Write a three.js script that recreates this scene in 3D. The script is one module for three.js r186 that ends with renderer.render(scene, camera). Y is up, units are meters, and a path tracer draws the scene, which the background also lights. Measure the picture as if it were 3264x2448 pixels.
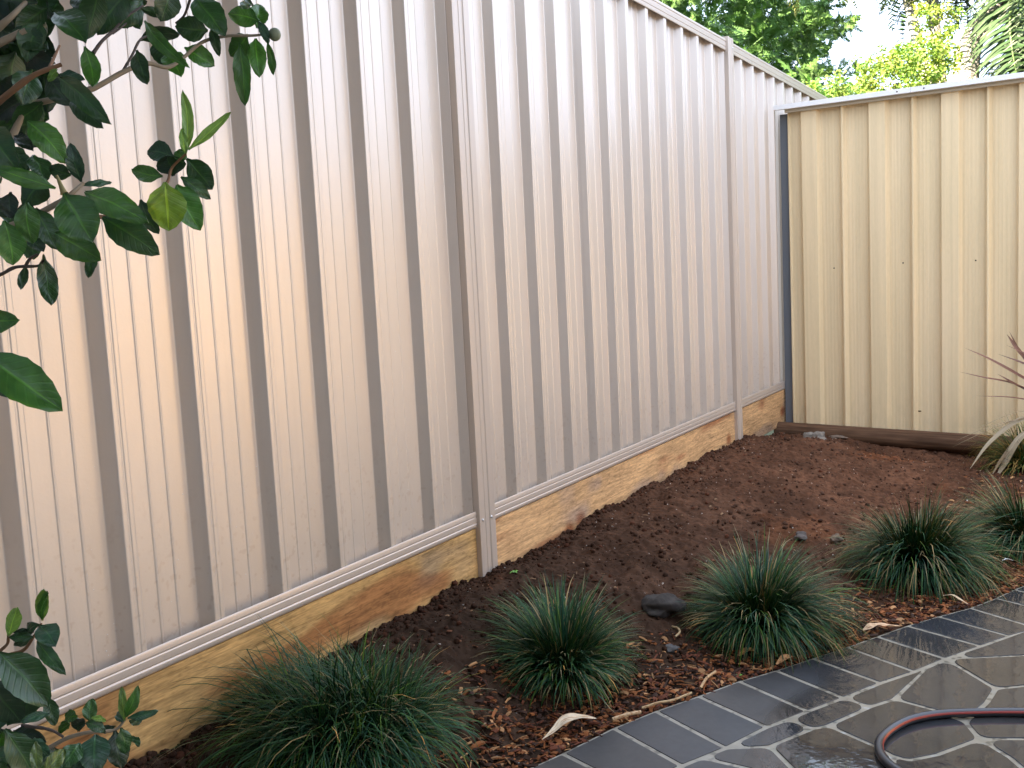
import * as THREE from 'three';
import { mergeGeometries, mergeVertices, toCreasedNormals } from 'three/addons/utils/BufferGeometryUtils.js';
import { RoundedBoxGeometry } from 'three/addons/geometries/RoundedBoxGeometry.js';

// ---------------------------------------------------------------- camera, sky, sun, exposure
const scene = new THREE.Scene();
const camera = new THREE.PerspectiveCamera(43.11, 4 / 3, 0.05, 400);
camera.position.set(1.517, 1.0, 2.293);
camera.rotation.set(-0.1071, 0.5403, -0.0502, 'YXZ');
const renderer = new THREE.WebGLRenderer({ antialias: true });
renderer.toneMapping = THREE.LinearToneMapping;
renderer.toneMappingExposure = 6.9;
renderer.shadowMap.enabled = true;
const SUN_DIR = new THREE.Vector3(-0.25, 0.57, 0.86).normalize();   // towards the sun: behind the house
{
  const w = 128, h = 64, d = new Float32Array(w * h * 4);
  for (let j = 0; j < h; j++) for (let i = 0; i < w; i++) {
    const el = ((j + 0.5) / h - 0.5) * Math.PI, k = Math.max(0, Math.sin(el)), o = (j * w + i) * 4;
    const t = Math.pow(k, 0.55);
    d[o] = 0.255 + (0.42 - 0.255) * t; d[o + 1] = 0.32 + (0.48 - 0.32) * t; d[o + 2] = 0.45 + (0.61 - 0.45) * t; d[o + 3] = 1;
    if (el < 0) { d[o] = 0.25; d[o + 1] = 0.24; d[o + 2] = 0.22; }
  }
  const sky = new THREE.DataTexture(d, w, h, THREE.RGBAFormat, THREE.FloatType);
  sky.mapping = THREE.EquirectangularReflectionMapping; sky.magFilter = THREE.LinearFilter; sky.minFilter = THREE.LinearFilter; sky.needsUpdate = true;
  scene.background = sky; scene.environment = sky;
}
const sun = new THREE.DirectionalLight(0xffecd0, 4.6);
sun.position.copy(SUN_DIR).multiplyScalar(40); sun.castShadow = true;
sun.shadow.mapSize.set(2048, 2048);
Object.assign(sun.shadow.camera, { left: -16, right: 16, top: 16, bottom: -16, near: 1, far: 90 });
scene.add(sun, sun.target);

// ---------------------------------------------------------------- helpers
function rng(seed) { let a = seed >>> 0; return () => { a = (a + 0x6D2B79F5) | 0; let t = Math.imul(a ^ (a >>> 15), 1 | a); t = (t + Math.imul(t ^ (t >>> 7), 61 | t)) ^ t; return ((t ^ (t >>> 14)) >>> 0) / 4294967296; }; }
const R0 = rng(7);
const rr = (r, a, b) => a + (b - a) * r();
const V = (x, y, z) => new THREE.Vector3(x, y, z);
const clamp = (x, a = 0, b = 1) => Math.min(b, Math.max(a, x));
const smooth = (a, b, x) => { const t = clamp((x - a) / (b - a)); return t * t * (3 - 2 * t); };
const mix = (a, b, t) => a + (b - a) * t;
function hash(i, j, s) { let h = Math.imul(i, 374761393) ^ Math.imul(j, 668265263) ^ Math.imul(s, 982451653); h = Math.imul(h ^ (h >>> 13), 1274126177); return ((h ^ (h >>> 16)) >>> 0) / 4294967296; }
function noise(x, y, s = 0, per = 0) {
  const i = Math.floor(x), j = Math.floor(y), fx = x - i, fy = y - j, u = fx * fx * (3 - 2 * fx), v = fy * fy * (3 - 2 * fy);
  const m = per ? (n) => ((n % per) + per) % per : (n) => n;
  return mix(mix(hash(m(i), m(j), s), hash(m(i + 1), m(j), s), u), mix(hash(m(i), m(j + 1), s), hash(m(i + 1), m(j + 1), s), u), v);
}
function fbm(x, y, s = 0, o = 4, per = 0) { let a = 0, w = 0.5, t = 0; for (let k = 0; k < o; k++) { a += w * noise(x, y, s + k * 17, per); t += w; w *= 0.5; x *= 2; y *= 2; per *= 2; } return a / t; }
const enc = (c) => Math.round(255 * clamp(c <= 0.0031308 ? c * 12.92 : 1.055 * Math.pow(c, 1 / 2.4) - 0.055));
function tex(w, h, f, colour = true) {   // f(u, v) -> linear [r, g, b] or one number
  const d = new Uint8Array(w * h * 4);
  for (let j = 0; j < h; j++) for (let i = 0; i < w; i++) {
    const c = f((i + 0.5) / w, (j + 0.5) / h), o = (j * w + i) * 4;
    if (typeof c === 'number') d[o] = d[o + 1] = d[o + 2] = Math.round(255 * clamp(c));
    else for (let k = 0; k < 3; k++) d[o + k] = colour ? enc(c[k]) : Math.round(255 * clamp(c[k]));
    d[o + 3] = 255;
  }
  const t = new THREE.DataTexture(d, w, h); t.wrapS = t.wrapT = THREE.RepeatWrapping; t.magFilter = THREE.LinearFilter; t.minFilter = THREE.LinearMipmapLinearFilter; t.generateMipmaps = true;
  if (colour) t.colorSpace = THREE.SRGBColorSpace; t.needsUpdate = true; return t;
}
function std(o) { const c = o.rgb; delete o.rgb; const m = new THREE.MeshPhysicalMaterial(o); if (c) m.color.setRGB(...c); return m; }
const used = new Map();
function numbered(n) { const k = used.get(n) || 0; used.set(n, k + 1); return k ? `${n}_${String(k).padStart(3, '0')}` : n; }
function shade(o) { o.traverse((c) => { if (c.isMesh) { c.castShadow = true; c.receiveShadow = true; } }); return o; }
function thing(name, label, category, pos = [0, 0, 0], group) {
  const o = new THREE.Group(); o.name = numbered(name); o.position.set(...pos); o.userData = { label, category }; if (group) o.userData.group = group; scene.add(o); return o;
}
function part(parent, name, geo, mat, extra) { const m = new THREE.Mesh(geo, mat); m.name = name; if (extra) m.userData = extra; m.castShadow = m.receiveShadow = true; parent.add(m); return m; }
function single(name, geo, mat, label, category, group) { const m = new THREE.Mesh(geo, mat); m.name = numbered(name); m.userData = { label, category }; if (group) m.userData.group = group; m.castShadow = m.receiveShadow = true; scene.add(m); return m; }
function structure(name, geo, mat) { const m = geo ? new THREE.Mesh(geo, mat) : new THREE.Group(); m.name = name; m.userData = { kind: 'structure' }; m.castShadow = m.receiveShadow = true; scene.add(m); return m; }
function instances(parent, name, geo, mat, list, extra) {   // list of [Matrix4, Color?]
  const m = new THREE.InstancedMesh(geo, mat, list.length); m.name = name;
  list.forEach(([mt, c], i) => { m.setMatrixAt(i, mt); if (c) m.setColorAt(i, c); });
  m.userData = extra || { kind: 'stuff' }; m.castShadow = m.receiveShadow = true; parent.add(m); return m;
}
class Buf {   // collects triangles with normals, uvs and colours
  constructor() { this.p = []; this.n = []; this.u = []; this.c = []; this.i = []; this.k = 0; }
  v(p, n, u = [0, 0], c = [1, 1, 1]) { this.p.push(p[0], p[1], p[2]); this.n.push(n[0], n[1], n[2]); this.u.push(u[0], u[1]); this.c.push(c[0], c[1], c[2]); return this.k++; }
  q(a, b, c, d) { this.i.push(a, b, c, a, c, d); }
  t(a, b, c) { this.i.push(a, b, c); }
  geo(colours = true) {
    const g = new THREE.BufferGeometry();
    g.setAttribute('position', new THREE.Float32BufferAttribute(this.p, 3)); g.setAttribute('normal', new THREE.Float32BufferAttribute(this.n, 3)); g.setAttribute('uv', new THREE.Float32BufferAttribute(this.u, 2));
    if (colours) g.setAttribute('color', new THREE.Float32BufferAttribute(this.c, 3)); g.setIndex(this.i); return g;
  }
}
const bx = (x0, x1, y0, y1, z0, z1) => { const g = new THREE.BoxGeometry(x1 - x0, y1 - y0, z1 - z0); g.translate((x0 + x1) / 2, (y0 + y1) / 2, (z0 + z1) / 2); return g; };
// an outline of [a, b] points with rounded corners -> list of {p, n} (n to the right of travel)
function rounded(pts, rad, closed, seg = 4) {
  const out = [], N = pts.length;
  const nrm = (d) => [d[1], -d[0]];
  for (let i = 0; i < N; i++) {
    const P = pts[i], a = pts[(i - 1 + N) % N], b = pts[(i + 1) % N];
    const unit = (p, q) => { const l = Math.hypot(q[0] - p[0], q[1] - p[1]); return [(q[0] - p[0]) / l, (q[1] - p[1]) / l, l]; };
    if (!closed && (i === 0 || i === N - 1)) { const d = i ? unit(a, P) : unit(P, b); out.push({ p: P, n: nrm(d) }); continue; }
    const d0 = unit(a, P), d1 = unit(P, b), cr = d0[0] * d1[1] - d0[1] * d1[0], dt = d0[0] * d1[0] + d0[1] * d1[1], ang = Math.atan2(cr, dt);
    if (Math.abs(ang) < 0.02) { out.push({ p: P, n: nrm(d0) }); continue; }
    const r = typeof rad === 'function' ? rad(i) : rad, t = Math.min(r * Math.tan(Math.abs(ang) / 2), d0[2] * 0.48, d1[2] * 0.48), rad2 = t / Math.tan(Math.abs(ang) / 2);
    const s = Math.sign(ang), S = [P[0] - d0[0] * t, P[1] - d0[1] * t], n0 = nrm(d0), C = [S[0] - n0[0] * rad2 * s, S[1] - n0[1] * rad2 * s];
    for (let k = 0; k <= seg; k++) { const th = ang * k / seg, c = Math.cos(th), sn = Math.sin(th), n = [n0[0] * c - n0[1] * sn, n0[0] * sn + n0[1] * c]; out.push({ p: [C[0] + n[0] * rad2 * s, C[1] + n[1] * rad2 * s], n }); }
  }
  return out;
}

// ---------------------------------------------------------------- measured places, in metres: the camellia's leaves (base, tip, width, roll, bend), its twigs, the paving
const LEAVES = [
['d',[.526,1.356,1.524],[.499,1.305,1.526],.032,0.22,0.14],
['d',[.516,1.365,1.476],[.487,1.316,1.502],.037,0.38,0.05],
['d',[.492,1.372,1.434],[.478,1.333,1.465],.023,0.13,0.15],
['d',[.576,1.363,1.465],[.565,1.324,1.473],.031,-0.23,0.11],
['d',[.520,1.349,1.463],[.533,1.340,1.437],.011,-0.25,0.08],
['m',[.525,1.334,1.462],[.584,1.271,1.451],.017,0.20,0.25],
['d',[.459,1.329,1.419],[.516,1.331,1.401],.021,-0.33,0.12],
['d',[.560,1.329,1.395],[.534,1.333,1.424],.031,0.10,0.15],
['d',[.563,1.365,1.414],[.602,1.313,1.407],.037,0.43,0.15],
['d',[.565,1.332,1.394],[.569,1.297,1.388],.012,0.04,0.20],
['m',[.536,1.309,1.414],[.555,1.288,1.384],.026,0.40,0.13],
['m',[.521,1.303,1.427],[.546,1.269,1.432],.029,-0.18,0.09],
['d',[.555,1.288,1.502],[.563,1.248,1.498],.021,-0.39,0.08],
['d',[.494,1.322,1.424],[.518,1.284,1.423],.025,0.16,0.09],
['m',[.591,1.347,1.336],[.562,1.356,1.361],.027,-0.02,0.20],
['m',[.576,1.342,1.326],[.567,1.377,1.305],.025,0.18,0.06],
['b',[.593,1.365,1.347],[.593,1.358,1.370],.010,0.22,0.14],
['b',[.621,1.335,1.368],[.630,1.307,1.363],.011,0.10,0.09],
['m',[.588,1.327,1.355],[.555,1.305,1.356],.030,-0.41,0.07],
['m',[.619,1.304,1.401],[.618,1.228,1.399],.022,0.30,0.10],
['m',[.584,1.326,1.338],[.594,1.274,1.346],.024,0.10,0.15],
['m',[.636,1.308,1.371],[.642,1.266,1.371],.010,0.30,-0.35],
['d',[.572,1.382,1.345],[.577,1.369,1.330],.007,-0.35,0.13],
['d',[.511,1.324,1.573],[.555,1.284,1.570],.035,-0.42,0.15],
['d',[.466,1.342,1.551],[.441,1.317,1.577],.025,0.10,0.15],
['m',[.555,1.280,1.572],[.571,1.233,1.578],.020,0.04,-0.20],
['d',[.590,1.233,1.633],[.652,1.178,1.622],.023,-0.29,0.15],
['d',[.580,1.219,1.613],[.622,1.179,1.609],.022,0.17,0.16],
['b',[.546,1.247,1.600],[.573,1.239,1.589],.012,0.44,0.11],
['k',[.519,1.248,1.595],[.542,1.215,1.587],.027,0.08,0.14],
['k',[.446,1.298,1.577],[.499,1.270,1.571],.029,-0.40,0.15],
['l',[.600,1.238,1.641],[.584,1.228,1.641],.008,0.30,0.06],
['m',[.557,1.190,1.651],[.583,1.145,1.628],.028,0.10,0.12],
['b',[.583,1.127,1.613],[.585,1.167,1.623],.017,-0.06,0.25],
['d',[.556,1.137,1.605],[.537,1.147,1.617],.017,0.10,0.08],
['d',[.534,1.185,1.675],[.559,1.139,1.669],.036,0.32,0.16],
['k',[.534,1.177,1.653],[.560,1.159,1.650],.014,0.21,0.10],
['m',[.668,1.108,1.703],[.629,1.129,1.741],.016,0.20,0.18],
['b',[.629,1.118,1.644],[.638,1.121,1.617],.007,0.44,0.20],
['s',[.712,1.098,1.726],[.735,1.052,1.718],.040,0.15,0.10],
['m',[.721,1.099,1.711],[.785,1.067,1.695],.026,0.15,0.20],
['d',[.711,1.078,1.687],[.749,1.040,1.656],.030,0.10,0.10],
['d',[.663,1.102,1.603],[.671,1.066,1.590],.017,-0.12,0.14],
['y',[.699,1.117,1.600],[.697,1.067,1.599],.039,0.10,0.08],
['s',[.699,1.115,1.585],[.714,1.067,1.572],.031,0.10,0.09],
['m',[.686,1.124,1.591],[.649,1.135,1.599],.017,0.10,0.10],
['b',[.634,1.154,1.528],[.603,1.164,1.539],.024,-0.19,0.15],
['k',[.669,1.128,1.563],[.670,1.149,1.571],.034,-0.44,0.11],
['m',[.683,1.141,1.560],[.674,1.156,1.557],.013,-0.03,0.14],
['d',[.666,1.149,1.540],[.695,1.113,1.534],.026,0.10,-0.25],
['d',[.682,1.126,1.564],[.699,1.102,1.541],.015,0.21,0.20],
['l',[.696,1.148,1.567],[.681,1.218,1.551],.012,0.20,0.05],
['l',[.689,1.154,1.557],[.722,1.193,1.524],.010,0.30,-0.08],
['l',[.699,1.148,1.571],[.695,1.175,1.568],.008,0.20,0.16],
['d',[.587,1.130,1.661],[.554,1.102,1.664],.031,-0.30,0.14],
['m',[.642,1.096,1.717],[.639,1.057,1.713],.022,0.10,0.13],
['s',[.614,1.081,1.724],[.611,1.038,1.718],.028,0.15,0.07],
['m',[.661,1.066,1.704],[.694,1.038,1.680],.029,0.10,0.05],
['d',[.614,1.094,1.690],[.628,1.052,1.680],.023,0.11,0.14],
['k',[.547,1.075,1.660],[.566,1.054,1.653],.020,-0.43,0.07],
['d',[.603,1.049,1.679],[.621,.997,1.688],.020,0.30,-0.30],
['d',[.568,1.040,1.676],[.580,1.015,1.693],.009,0.12,-0.25],
['d',[.635,1.047,1.645],[.644,1.023,1.660],.011,-0.25,0.06],
['m',[.644,.989,1.772],[.683,.986,1.763],.022,0.10,0.07],
['s',[.732,.962,1.829],[.791,.911,1.802],.035,0.10,0.08],
['k',[.667,.924,1.763],[.664,.919,1.778],.012,0.10,0.11],
['d',[.360,1.398,1.484],[.336,1.373,1.511],.033,0.42,0.11],
['k',[.358,1.297,1.548],[.407,1.278,1.538],.029,0.13,0.09],
['k',[.309,1.305,1.490],[.343,1.290,1.452],.034,-0.11,0.09],
['k',[.374,1.329,1.533],[.390,1.297,1.510],.030,0.19,0.09],
['d',[.361,1.280,1.564],[.360,1.237,1.571],.027,-0.01,0.08],
['d',[.436,1.257,1.615],[.393,1.248,1.629],.032,-0.20,0.15],
['d',[.333,1.346,1.532],[.379,1.294,1.533],.030,0.34,0.15],
['d',[.354,1.336,1.557],[.362,1.285,1.580],.034,0.22,0.11],
['d',[.353,1.308,1.548],[.376,1.283,1.516],.031,0.09,0.13],
['k',[.306,1.251,1.489],[.349,1.205,1.493],.036,0.23,0.08],
['k',[.392,1.283,1.528],[.381,1.245,1.556],.028,-0.00,0.09],
['d',[.363,1.247,1.531],[.378,1.231,1.501],.036,0.20,0.16],
['d',[.356,1.386,1.501],[.390,1.345,1.503],.034,-0.19,0.15],
['d',[.337,1.325,1.504],[.375,1.277,1.505],.026,-0.20,0.11],
['d',[.347,1.282,1.534],[.375,1.279,1.509],.034,-0.11,0.06],
['k',[.388,1.267,1.583],[.343,1.268,1.609],.031,-0.22,0.13],
['d',[.328,1.352,1.538],[.313,1.312,1.570],.027,0.15,0.06],
['d',[.372,1.346,1.525],[.404,1.311,1.514],.030,0.31,0.15],
['k',[.454,1.240,1.572],[.422,1.215,1.602],.029,-0.13,0.08],
['k',[.322,1.341,1.492],[.291,1.316,1.509],.038,0.32,0.11],
['k',[.433,1.244,1.578],[.414,1.221,1.599],.026,0.39,0.12],
['d',[.454,1.308,1.595],[.498,1.285,1.577],.028,-0.31,0.09],
['k',[.381,1.364,1.503],[.371,1.323,1.503],.029,0.36,0.09],
['k',[.422,1.356,1.580],[.451,1.350,1.552],.033,-0.19,0.12],
['d',[.256,1.380,1.489],[.300,1.369,1.470],.028,0.16,0.07],
['k',[.247,1.231,1.509],[.220,1.219,1.550],.029,-0.06,0.16],
['k',[.243,1.272,1.503],[.229,1.248,1.533],.035,-0.24,0.14],
['d',[.418,1.256,1.575],[.412,1.218,1.605],.033,-0.17,0.06],
['d',[.312,1.382,1.447],[.283,1.378,1.481],.036,-0.37,0.16],
['d',[.330,1.263,1.554],[.285,1.235,1.565],.029,0.11,0.13],
['k',[.348,1.311,1.539],[.379,1.269,1.543],.027,-0.21,0.09],
['k',[.415,1.293,1.564],[.390,1.249,1.570],.036,-0.23,0.13],
['d',[.318,1.246,1.474],[.277,1.224,1.504],.032,0.23,0.11],
['k',[.455,1.256,1.569],[.422,1.243,1.599],.031,0.06,0.09],
['d',[.453,1.273,1.622],[.426,1.245,1.625],.030,-0.33,0.09],
['k',[.441,1.268,1.547],[.428,1.228,1.537],.028,0.11,0.07],
['d',[.310,1.292,1.522],[.287,1.262,1.542],.036,-0.16,0.15],
['d',[.361,1.311,1.537],[.384,1.252,1.551],.032,0.28,0.10],
['d',[.420,1.373,1.520],[.385,1.354,1.542],.036,0.29,0.08],
['d',[.370,1.252,1.519],[.340,1.214,1.542],.037,-0.32,0.14],
['k',[.267,1.380,1.507],[.303,1.347,1.487],.038,-0.02,0.10],
['k',[.296,1.367,1.521],[.283,1.329,1.534],.034,0.16,0.12],
['d',[.351,1.296,1.526],[.330,1.255,1.535],.035,-0.12,0.12],
['d',[.391,1.331,1.545],[.437,1.307,1.541],.029,-0.20,0.13],
['k',[.406,1.264,1.542],[.351,1.255,1.563],.034,-0.34,0.09],
['k',[.281,1.233,1.497],[.255,1.193,1.509],.036,-0.10,0.06],
['k',[.305,1.277,1.494],[.288,1.235,1.530],.031,-0.38,0.15],
['d',[.381,1.349,1.547],[.366,1.309,1.570],.032,0.03,0.15],
['d',[.391,1.273,1.573],[.432,1.261,1.558],.024,0.06,0.10],
['k',[.258,1.268,1.508],[.235,1.233,1.519],.039,-0.16,0.14],
['d',[.486,1.318,1.574],[.477,1.272,1.591],.030,-0.35,0.09],
['k',[.332,1.299,1.490],[.277,1.289,1.502],.039,0.41,0.12],
['d',[.244,1.401,1.485],[.263,1.386,1.455],.032,0.24,0.08],
['d',[.349,1.392,1.517],[.387,1.385,1.483],.029,0.40,0.06],
['k',[.310,1.356,1.473],[.335,1.323,1.453],.031,-0.19,0.10],
['d',[.478,1.263,1.586],[.484,1.221,1.607],.033,-0.24,0.12],
['d',[.293,1.390,1.500],[.260,1.380,1.541],.033,-0.04,0.06],
['d',[.338,1.378,1.479],[.340,1.343,1.468],.036,0.42,0.07],
['d',[.350,1.294,1.568],[.393,1.278,1.548],.034,-0.10,0.14],
['d',[.383,1.227,1.546],[.360,1.189,1.567],.026,0.28,0.14],
['k',[.347,1.400,1.475],[.373,1.356,1.479],.033,0.42,0.16],
['d',[.301,1.358,1.495],[.281,1.346,1.531],.037,-0.38,0.13],
['k',[.357,1.363,1.530],[.313,1.328,1.540],.032,-0.24,0.15],
['k',[.379,1.343,1.578],[.331,1.332,1.590],.033,-0.19,0.15],
['d',[.366,1.339,1.526],[.411,1.306,1.520],.030,0.33,0.16],
['d',[.420,1.359,1.602],[.390,1.336,1.618],.030,-0.07,0.11],
['k',[.335,1.394,1.478],[.315,1.391,1.508],.031,-0.05,0.06],
['d',[.315,1.307,1.463],[.324,1.253,1.485],.036,-0.30,0.15],
['k',[.310,1.271,1.508],[.287,1.261,1.543],.038,-0.08,0.10],
['d',[.379,1.279,1.588],[.358,1.263,1.612],.035,0.42,0.08],
['d',[.442,1.244,1.565],[.425,1.197,1.564],.031,0.18,0.12],
['k',[.407,1.237,1.531],[.373,1.212,1.555],.039,-0.41,0.14],
['d',[.384,1.382,1.504],[.372,1.357,1.536],.037,0.40,0.06],
['d',[.288,1.400,1.457],[.335,1.375,1.442],.036,-0.20,0.09],
['d',[.385,1.329,1.548],[.396,1.302,1.524],.033,-0.26,0.08],
['d',[.425,1.348,1.591],[.408,1.319,1.607],.028,-0.01,0.13],
['k',[.359,1.230,1.532],[.370,1.196,1.513],.031,-0.07,0.14],
['k',[.348,1.371,1.534],[.339,1.328,1.536],.038,-0.37,0.14],
['k',[.410,1.350,1.590],[.426,1.321,1.573],.032,-0.10,0.12],
['k',[.355,1.316,1.547],[.351,1.279,1.569],.027,-0.39,0.08],
['d',[.484,1.228,1.581],[.449,1.205,1.598],.026,0.40,0.11],
['k',[.346,1.340,1.501],[.304,1.315,1.506],.030,0.03,0.06],
['d',[.445,1.290,1.583],[.435,1.248,1.587],.038,0.43,0.06],
['k',[.415,1.334,1.589],[.430,1.304,1.564],.024,-0.03,0.10],
['k',[.478,1.125,1.627],[.480,1.095,1.631],.021,-0.36,0.12],
['d',[.544,1.090,1.648],[.562,1.068,1.656],.019,0.11,0.14],
['d',[.474,1.170,1.611],[.481,1.147,1.606],.021,-0.26,0.05],
['d',[.475,1.088,1.635],[.496,1.060,1.630],.023,-0.33,0.10],
['d',[.510,1.163,1.616],[.530,1.131,1.619],.025,0.42,0.10],
['k',[.460,1.118,1.599],[.467,1.083,1.600],.023,0.27,0.07],
['d',[.484,1.092,1.671],[.512,1.059,1.674],.018,0.21,0.07],
['d',[.438,1.111,1.608],[.459,1.088,1.619],.022,-0.27,0.08],
['d',[.473,1.142,1.598],[.500,1.116,1.606],.019,-0.05,0.13],
['d',[.506,1.085,1.669],[.503,1.066,1.673],.017,-0.06,0.14],
['d',[.450,1.182,1.606],[.484,1.147,1.612],.024,0.32,0.12],
['d',[.474,1.072,1.609],[.490,1.051,1.624],.021,-0.30,0.09],
['d',[.392,1.170,1.604],[.413,1.142,1.597],.026,-0.25,0.09],
['d',[.508,1.171,1.651],[.501,1.143,1.644],.023,-0.24,0.10],
['d',[.530,1.078,1.649],[.529,1.047,1.641],.023,-0.22,0.13],
['d',[.449,1.124,1.635],[.465,1.098,1.626],.018,0.11,0.07],
['d',[.397,1.387,1.394],[.407,1.358,1.392],.023,0.20,0.15],
['d',[.420,1.367,1.464],[.412,1.351,1.449],.027,0.35,0.09],
['d',[.422,1.387,1.456],[.425,1.355,1.459],.016,0.01,0.14],
['d',[.406,1.374,1.492],[.394,1.361,1.495],.020,0.24,0.05],
['d',[.445,1.373,1.422],[.470,1.341,1.424],.026,-0.01,0.15],
['d',[.379,1.398,1.440],[.399,1.367,1.452],.029,0.30,0.11],
['d',[.346,1.412,1.404],[.339,1.384,1.420],.022,-0.13,0.06],
['d',[.412,1.401,1.385],[.396,1.369,1.401],.027,0.35,0.08],
['d',[.429,1.396,1.390],[.415,1.385,1.379],.023,-0.27,0.13],
['d',[.366,1.408,1.456],[.372,1.389,1.471],.027,-0.35,0.05],
['d',[.364,1.398,1.429],[.377,1.367,1.438],.018,-0.19,0.10],
['d',[.407,1.396,1.441],[.430,1.366,1.452],.027,-0.03,0.10],
['d',[.407,1.372,1.454],[.433,1.350,1.458],.021,-0.14,0.12],
['d',[.406,1.390,1.446],[.415,1.368,1.467],.026,-0.29,0.16],
['l',[.587,.673,1.711],[.599,.709,1.713],.013,0.20,0.08],
['m',[.588,.675,1.712],[.606,.708,1.714],.008,0.37,0.11],
['l',[.588,.670,1.749],[.607,.702,1.748],.014,0.20,0.07],
['d',[.596,.673,1.719],[.570,.666,1.717],.010,0.17,0.30],
['b',[.604,.675,1.725],[.635,.660,1.730],.023,0.10,0.20],
['d',[.604,.661,1.729],[.644,.631,1.728],.014,0.05,0.25],
['m',[.582,.646,1.734],[.590,.610,1.717],.018,-0.14,0.30],
['d',[.605,.666,1.733],[.584,.667,1.746],.009,-0.27,0.05],
['k',[.579,.662,1.716],[.567,.665,1.731],.009,0.38,0.16],
['d',[.564,.650,1.710],[.540,.642,1.716],.008,-0.12,0.05],
['d',[.680,.691,1.813],[.712,.638,1.792],.034,0.10,0.06],
['k',[.657,.662,1.814],[.675,.617,1.796],.034,0.36,0.12],
['d',[.677,.645,1.768],[.628,.599,1.783],.021,0.10,0.11],
['d',[.669,.628,1.765],[.679,.602,1.767],.013,0.10,0.09],
['b',[.701,.626,1.785],[.688,.624,1.805],.008,-0.17,0.09],
['k',[.599,.578,1.761],[.629,.566,1.746],.018,0.30,0.13],
['d',[.725,.641,1.841],[.740,.592,1.827],.025,0.10,0.06],
['b',[.671,.596,1.784],[.678,.576,1.775],.012,0.40,0.07],
['o',[.744,.627,1.826],[.764,.608,1.840],.009,-0.01,0.13],
['o',[.739,.594,1.819],[.739,.606,1.798],.013,0.10,0.13],
['d',[.706,.588,1.761],[.710,.575,1.784],.019,-0.23,0.12],
['b',[.706,.589,1.744],[.723,.560,1.760],.028,0.10,0.20],
['k',[.687,.574,1.710],[.698,.539,1.714],.023,0.10,0.11],
['d',[.732,.597,1.735],[.733,.571,1.734],.014,-0.26,0.14],
['l',[.695,.583,1.704],[.689,.616,1.699],.008,0.20,0.13],
['m',[.704,.591,1.709],[.712,.620,1.697],.011,0.20,0.15],
['b',[.710,.592,1.711],[.731,.595,1.691],.008,-0.24,0.09],
['d',[.698,.583,1.701],[.700,.577,1.688],.008,0.31,0.07],
['b',[.694,.582,1.706],[.679,.587,1.698],.007,0.10,0.12],
['d',[.688,.560,1.692],[.701,.553,1.694],.006,-0.25,0.10],
['m',[.672,.587,1.726],[.664,.605,1.715],.013,0.09,0.11],
['m',[.666,.595,1.734],[.650,.593,1.737],.013,0.10,0.12],
['k',[.624,.559,1.708],[.640,.582,1.719],.015,0.40,0.16],
['m',[.670,.598,1.749],[.654,.580,1.747],.009,-0.30,0.07],
['d',[.682,.593,1.737],[.695,.581,1.726],.011,0.30,0.14],
['l',[.688,.598,1.735],[.696,.592,1.725],.005,-0.28,0.11],
['b',[.677,.573,1.702],[.648,.563,1.701],.007,0.10,0.14],
['d',[.607,.607,1.798],[.651,.614,1.793],.015,0.18,0.12],
['m',[.523,.604,1.745],[.496,.570,1.743],.016,-0.08,0.15],
['k',[.528,.629,1.728],[.520,.609,1.741],.019,-0.15,0.13],
['k',[.514,.548,1.726],[.505,.504,1.715],.020,0.14,0.08],
['m',[.446,.541,1.697],[.449,.518,1.706],.023,0.06,0.16],
['d',[.488,.485,1.712],[.508,.492,1.689],.020,-0.01,0.12],
['k',[.459,.487,1.680],[.455,.461,1.684],.019,-0.15,0.13],
['m',[.525,.548,1.730],[.508,.512,1.732],.024,0.35,0.09],
['d',[.586,.658,1.760],[.569,.636,1.766],.018,0.28,0.08],
['d',[.556,.530,1.756],[.581,.516,1.753],.016,0.26,0.08],
['m',[.569,.542,1.780],[.564,.505,1.780],.013,0.12,0.05],
['k',[.551,.634,1.745],[.574,.628,1.735],.023,-0.41,0.15],
['d',[.616,.648,1.807],[.586,.619,1.809],.018,-0.03,0.15],
['m',[.447,.475,1.719],[.443,.441,1.703],.015,-0.02,0.13],
['k',[.488,.560,1.736],[.510,.569,1.714],.015,-0.10,0.07],
['m',[.531,.571,1.741],[.543,.563,1.716],.013,-0.03,0.11],
['d',[.614,.631,1.764],[.629,.625,1.746],.014,0.07,0.08],
['m',[.496,.515,1.749],[.477,.483,1.756],.014,-0.31,0.09],
['m',[.517,.571,1.717],[.553,.570,1.702],.023,-0.05,0.07],
['d',[.433,.544,1.705],[.466,.558,1.694],.021,0.20,0.06],
['d',[.472,.485,1.705],[.474,.459,1.702],.018,-0.11,0.10],
['d',[.578,.552,1.775],[.601,.552,1.765],.019,0.25,0.15],
['d',[.604,.556,1.785],[.592,.525,1.774],.023,-0.42,0.15],
['k',[.563,.601,1.764],[.596,.597,1.753],.018,0.35,0.13],
['d',[.515,.575,1.751],[.487,.548,1.751],.015,0.16,0.10],
['k',[.597,.566,1.784],[.584,.540,1.792],.017,0.01,0.13],
['m',[.491,.513,1.711],[.479,.476,1.716],.021,-0.35,0.11],
['k',[.515,.534,1.721],[.511,.516,1.736],.021,-0.33,0.14],
['d',[.509,.528,1.725],[.540,.523,1.718],.017,0.06,0.12],
['d',[.426,.594,1.697],[.442,.565,1.693],.024,-0.00,0.10],
['k',[.508,.530,1.737],[.510,.504,1.728],.024,-0.35,0.06],
['m',[.604,.653,1.783],[.604,.625,1.789],.020,-0.38,0.15],
['k',[.484,.527,1.739],[.523,.542,1.731],.016,0.00,0.10],
['d',[.483,.562,1.731],[.501,.544,1.714],.022,-0.08,0.08],
['d',[.616,.551,1.736],[.624,.534,1.734],.016,-0.25,0.14],
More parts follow.
